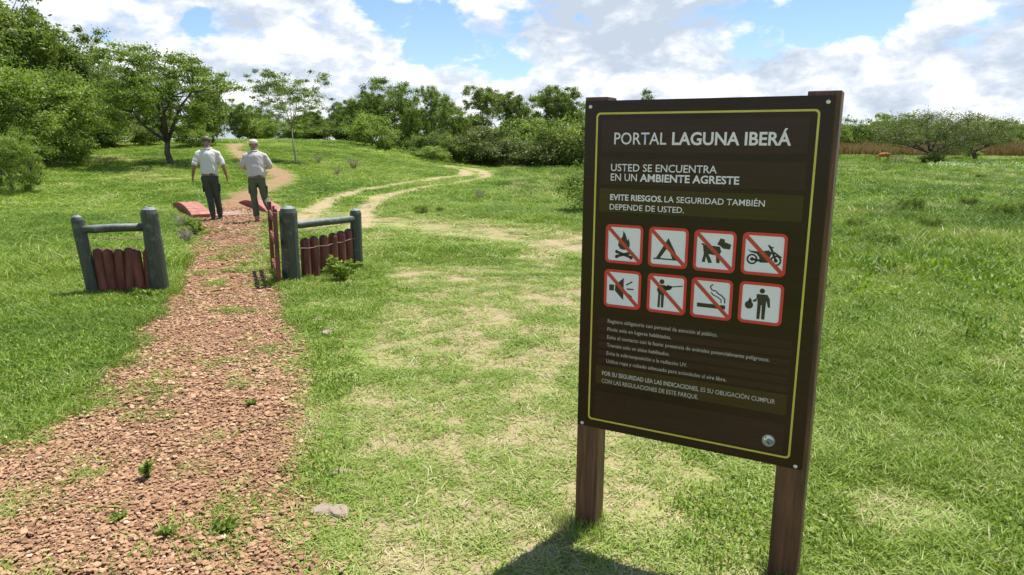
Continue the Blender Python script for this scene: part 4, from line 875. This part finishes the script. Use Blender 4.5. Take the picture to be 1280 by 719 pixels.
def fuse(name, parts, voxel, mat_, parent, smooth_it=6, wrinkle=0):
    m = MB()
    for pts, rad, n_ in parts:
        P = [Vector(p) for p in pts]; rd = [r if isinstance(r, (tuple, list)) else (r, r) for r in rad]
        d0 = (P[0] - P[1]).normalized(); d1 = (P[-1] - P[-2]).normalized(); a0 = min(rd[0]) * .7; a1 = min(rd[-1]) * .7
        P = [P[0] + d0 * a0, P[0] + d0 * a0 * .7] + P + [P[-1] + d1 * a1 * .7, P[-1] + d1 * a1]
        f = lambda r, k: (r[0] * k, r[1] * k)
        rd = [f(rd[0], .25), f(rd[0], .72)] + rd + [f(rd[-1], .72), f(rd[-1], .25)]
        m.tube(P, rd, n_)
    me = m.mesh(name); o = bpy.data.objects.new(name, me); COL.objects.link(o)
    bm = bmesh.new(); bm.from_mesh(me); bmesh.ops.recalc_face_normals(bm, faces=bm.faces); bm.to_mesh(me); bm.free()
    r = o.modifiers.new('r', 'REMESH'); r.mode = 'VOXEL'; r.voxel_size = voxel; r.use_smooth_shade = True
    s = o.modifiers.new('s', 'SMOOTH'); s.factor = .5; s.iterations = smooth_it
    bpy.context.view_layer.update(); dg = bpy.context.evaluated_depsgraph_get(); out = bpy.data.meshes.new_from_object(o.evaluated_get(dg))
    bpy.data.objects.remove(o); out.name = name
    if wrinkle:
        for v in out.vertices:
            q_ = v.co; nn_ = v.normal; f_ = mnoise.noise(Vector((q_.x * 9 + q_.z * 5, q_.y * 9, q_.z * 7))) + .6 * mnoise.noise(Vector((q_.x * 22, q_.y * 22, q_.z * 14 + q_.x * 12)))
            v.co = q_ + nn_ * (wrinkle * f_)
    out.polygons.foreach_set('use_smooth', [True] * len(out.polygons)); out.materials.clear(); return link(name, out, mat_, parent)
def person(px, py, rz, label, J, mats, shoe, sleeve, sc=1., lifted=None):
    """J: joints in metres, person facing +Y (away), x to their right"""
    x, y = gp(px, py); root = empty('person', (x, y, H(x, y)), rz, label, 'person'); root.scale = (sc,) * 3
    sk, sh, tr, cp, hr = mats; V3 = Vector
    hb = V3(J['neck']); hd = V3(J['head'])
    body = [([(J['pel'][0], J['pel'][1], .95), (J['chest'][0], J['chest'][1], 1.2), J['chest'], (hb.x, hb.y, hb.z - .05)], [(.13, .09), (.12, .09), (.14, .09), (.07, .06)], 14),
            ([hb - V3((0, 0, .06)), hb, hb.lerp(hd, .5)], [.062, .056, .054], 12),
            ([hd + V3((0, -.012, -.035)), hd + V3((0, -.004, .03)), hd + V3((0, 0, .08))], [(.066, .078), (.076, .094), (.070, .086)], 16),
            ([hd + V3((0, .035, -.075)), hd + V3((0, .045, -.03))], [(.045, .04), (.055, .05)], 10),
            ([hd + V3((0, .092, .015)), hd + V3((0, .108, -.02))], [.010, .014], 8)]
    for s in (-1, 1): body.append(([hd + V3((s * .078, -.005, -.02)), hd + V3((s * .084, -.015, .025))], [(.010, .018), (.012, .020)], 8))
    for sd_ in ('L', 'R'):
        s = -1 if sd_ == 'L' else 1; S0, E, Wr = V3(J['sh' + sd_]), V3(J['el' + sd_]), V3(J['wr' + sd_])
        body.append(([S0, S0.lerp(E, .5), E, E.lerp(Wr, .3), Wr], [.048, .046, .040, .041, .028], 12))
        fd = (Wr - E).normalized(); hdir = (fd + V3(J.get('hand' + sd_, (0, .15, -.5)))).normalized(); side = hdir.cross(V3((1, 0, 0))).normalized()   # palm faces the thigh
        if side.length < .1: side = V3((0, 1, 0))
        palm = Wr + hdir * .055; thick = hdir.cross(side)
        body.append(([Wr, palm, Wr + hdir * .095], [(.022, .026), (.024, .036), (.022, .036)], 10))
        for q_, (o_, ln, cu_) in enumerate(((-.030, .070, .1), (-.010, .080, .16), (.011, .074, .22), (.030, .058, .3))):
            b0 = Wr + hdir * .092 + side * o_; inn = V3((-s, 0, 0)); p1 = b0 + (hdir + inn * cu_) .normalized() * ln * .5; p2 = p1 + (hdir + inn * (cu_ * 3.2)).normalized() * ln * .5
            body.append(([b0, p1, p2], [.0100, .0092, .0080], 8))
        fwd = side * (1 if side.y > 0 else -1); b0 = Wr + hdir * .035 + fwd * .022; p1 = b0 + (hdir * .7 + fwd * .7).normalized() * .034; p2 = p1 + (hdir + fwd * .2).normalized() * .03
        body.append(([b0, p1, p2], [.013, .0115, .0095], 8))
        hp, kn, an = V3(J['hip' + sd_]), V3(J['kn' + sd_]), V3(J['an' + sd_]); body.append(([hp, kn, an], [.07, .05, .036], 10))
        toe = V3(J['toe' + sd_]); body.append(([an, an.lerp(toe, .4), toe], [.034, .035, .028], 8))
    fuse('body', body, .0085, sk, root, 2)
    # shirt
    c = V3(J['chest']); p = V3(J['pel']); w = J.get('w', 1.)
    shirt = [([(p.x, p.y, .955), (p.x, p.y, 1.03), (p.x * .5 + c.x * .5, p.y * .5 + c.y * .5, 1.14), (c.x, c.y, 1.28), (c.x, c.y + .005, 1.38), (hb.x, hb.y - .01, hb.z - .045)], [(.172 * w, .125 * w), (.176 * w, .130 * w), (.175 * w, .125 * w), (.188 * w, .125), (.165 * w, .105), (.070, .062)], 20),
             ([V3(J['shL']) + V3((.02, 0, .005)), (hb.x, hb.y, hb.z - .07), V3(J['shR']) + V3((-.02, 0, .005))], [.052, .070, .052], 12)]
    for sd_ in ('L', 'R'):
        S0, E, Wr = V3(J['sh' + sd_]), V3(J['el' + sd_]), V3(J['wr' + sd_]); end = S0.lerp(E, sleeve) if sleeve <= 1 else E.lerp(Wr, sleeve - 1)
        pts = [S0, S0.lerp(E, .5), end] if sleeve <= 1 else [S0, S0.lerp(E, .5), E, end]
        shirt.append((pts, [.060, .062, .060][:len(pts)] if sleeve <= 1 else [.060, .062, .056, .052], 12))
    so = fuse('shirt', shirt, .011, sh, root, 4, .011)
    # collar, yoke seam and rolled cuffs
    m = MB(); m.tube([(hb.x + math.cos(a) * .066, hb.y - .008 + math.sin(a) * .062, hb.z - .022 + .012 * math.sin(a)) for a in [i * 2 * math.pi / 16 for i in range(17)]], .016, 8); m.build('collar', sh, so, True)
    for sd_ in ('L', 'R'):
        S0, E, Wr = V3(J['sh' + sd_]), V3(J['el' + sd_]), V3(J['wr' + sd_]); end = S0.lerp(E, sleeve) if sleeve <= 1 else E.lerp(Wr, sleeve - 1); d = (E - S0 if sleeve <= 1 else Wr - E).normalized()
        r0 = .058 if sleeve <= 1 else .055; MB().tube([end - d * .035, end + d * .028, end + d * .045], [r0 + .004, r0 + .005, r0 - .006], 14).build('cuff', sh, so, True)
    # trousers
    tz = [([(p.x, p.y, .985), (p.x, p.y, .93), (p.x, p.y, .87)], [(.150 * w, .110 * w), (.158 * w, .122 * w), (.145 * w, .115)], 18)]
    for sd_ in ('L', 'R'):
        hp, kn, an = V3(J['hip' + sd_]), V3(J['kn' + sd_]), V3(J['an' + sd_]); tz.append(([hp, hp.lerp(kn, .5), kn, kn.lerp(an, .45), an + (kn - an).normalized() * .03], [(.092, .10), (.084, .092), .070, .068, .062], 14))
    to = fuse('trousers', tz, .011, tr, root, 4, .008)
    for sd_, s in (('L', -1), ('R', 1)):
        q_ = V3(J['hip' + sd_]).lerp(V3(J['kn' + sd_]), .55); MB().box(q_ + V3((s * .083, 0, 0)), (.03, .13, .17)).build('pocket', tr, to, bevel=.012)
    MB().tube([(p.x, p.y, .952), (p.x, p.y, .985)], [(.163 * w, .127 * w), (.161 * w, .125 * w)], 20).build('belt', M_belt, root, True)
    # shoes
    for sd_ in ('L', 'R'):
        an, toe = V3(J['an' + sd_]), V3(J['toe' + sd_]); heel = an + (an - toe).normalized() * .045 + V3((0, 0, -.02)); dn = V3(J.get('dn' + sd_, (0, 0, -1)))
        b = [([an + dn * -.09, an, an + dn * .035], [.050, .050, .048], 12), ([heel + dn * .03, an.lerp(toe, .4) + dn * .025, toe + dn * .012], [(.040, .036), (.046, .036), (.044, .030)], 12)]
        bo = fuse('boot', b, .011, shoe, root, 3)
        ax_ = (toe - heel).normalized(); cc = heel.lerp(toe, .5) + dn * .062; zz = -dn; zz = (zz - ax_ * zz.dot(ax_)).normalized(); xx = ax_.cross(zz)
        MB().box(cc, (.092, (toe - heel).length + .09, .022), Matrix((xx, ax_, zz)).transposed()).build('sole', M_boot if shoe is not M_tan else M_tan, bo, bevel=.006)
    # hair and cap
    hairm = MB(); hairm.tube([hd + V3((0, -.03, -.045)), hd + V3((0, -.022, 0)), hd + V3((0, -.010, .05)), hd + V3((0, -.005, .09))], [(.052, .052), (.070, .072), (.080, .088), (.07, .07)], 16); hairm.build('hair', hr, root, True)
    cm = MB(); t0 = hd + V3((0, 0, .030)); cm.tube([t0, t0 + V3((0, 0, .035)), t0 + V3((0, .004, .065)), t0 + V3((0, .006, .085)), t0 + V3((0, .006, .094))], [(.090, .104), (.090, .104), (.078, .090), (.045, .052), (.01, .01)], 20)
    cap = cm.build('cap', cp, root, True)
    V, Fs = [], []
    for i in range(13):
        a = R_(20 + 140 * i / 12); V += [(math.cos(a) * .086, math.sin(a) * .098, 0), (math.cos(a) * .088, math.sin(a) * .175 - .002, -.018), (math.cos(a) * .088, math.sin(a) * .175 - .002, -.022), (math.cos(a) * .086, math.sin(a) * .098, -.006)]
    for i in range(12):
        a = i * 4; b = a + 4
        for j in range(4): Fs.append((a + j, b + j, b + (j + 1) % 4, a + (j + 1) % 4))
    V = [tuple(t0 + V3(v) + V3((0, 0, .006))) for v in V]; link('brim', py_mesh('brim', V, Fs), cp, cap)
    for s in (-1, 1): MB().tube([hd + V3((s * .031, .086, .028)), hd + V3((s * .031, .094, .028))], [.012, .006], 8).build('eye', M_eye, root, True)
    return root
J1 = dict(pel=(0, 0, .95), chest=(.0, .03, 1.34), neck=(.0, .06, 1.52), head=(-.01, .11, 1.615), shL=(-.185, .02, 1.40), shR=(.185, .02, 1.40), elL=(-.275, -.03, 1.155), elR=(.275, .0, 1.155), wrL=(-.325, .07, .925), wrR=(.330, .09, .930),
          hipL=(-.085, 0, .90), hipR=(.085, 0, .90), knL=(-.03, .06, .49), knR=(.115, .10, .50), anL=(.02, -.05, .09), anR=(.145, .17, .09), toeL=(.01, .12, .05), toeR=(.16, .34, .05))
person(266, 275, R_(19), 'man walking away in white shirt with rolled sleeves and dark cap', J1, (M_skin, M_shirt1, M_trou1, M_cap1, M_hair1), M_boot, .86, 1.015)
J2 = dict(pel=(0, 0, .95), chest=(-.005, .03, 1.34), neck=(-.01, .065, 1.515), head=(-.02, .115, 1.605), shL=(-.185, .02, 1.39), shR=(.185, .02, 1.39), elL=(-.285, .02, 1.17), elR=(.290, .02, 1.17), wrL=(-.18, .22, 1.10), wrR=(.19, .22, 1.11), handL=(.4, .3, 0), handR=(-.4, .3, 0),
          hipL=(-.085, 0, .90), hipR=(.085, 0, .90), knL=(-.075, .05, .50), knR=(.145, .06, .48), anL=(-.04, .0, .09), anR=(.235, -.24, .26), toeL=(-.05, .17, .05), toeR=(.26, -.20, .085), dnR=(0, -.95, -.25), w=1.13)
person(324, 277, R_(19), 'man walking away in pale beige shirt and cream cap, one foot lifted', J2, (M_skin, M_shirt2, M_trou2, M_cap2, M_hair2), M_tan, 1.12, .985)

# ------------------------------------------------------------------ grazing animal far on the right
M_deer = simple('orange_brown_fur', (.40, .16, .05), (.56, .25, .09), .8, 3)
x, y = gp(1104, 204); an_ = empty('deer', (x, y, H(x, y)), R_(160), 'orange brown deer grazing in the tall grass of the far right meadow', 'deer')
an_.scale = (.82, .82, .82)
fuse('body', [([(-.50, 0, .92), (-.25, 0, .93), (.15, 0, .90), (.42, 0, .88)], [(.17, .19), (.20, .23), (.19, .23), (.15, .19)], 14),
              ([(.42, 0, .92), (.66, 0, .72), (.78, 0, .48)], [(.11, .13), (.08, .09), (.065, .07)], 10), ([(.76, 0, .50), (.88, 0, .34), (.95, 0, .26)], [.07, .055, .035], 10),
              ([(.70, .05, .56), (.66, .14, .66)], [.03, .015], 6), ([(.70, -.05, .56), (.66, -.14, .66)], [.03, .015], 6), ([(-.58, 0, .95), (-.64, 0, .78)], [.035, .02], 6)]
     + [([(.36, s * .09, .80), (.37, s * .10, .42), (.36, s * .10, .02)], [.075, .035, .025], 8) for s in (-1, 1)]
     + [([(-.42, s * .09, .85), (-.36, s * .10, .58), (-.52, s * .10, .36), (-.48, s * .10, .02)], [.11, .065, .032, .025], 8) for s in (-1, 1)], .02, M_deer, an_, 3)
print('objects', len(bpy.data.objects))
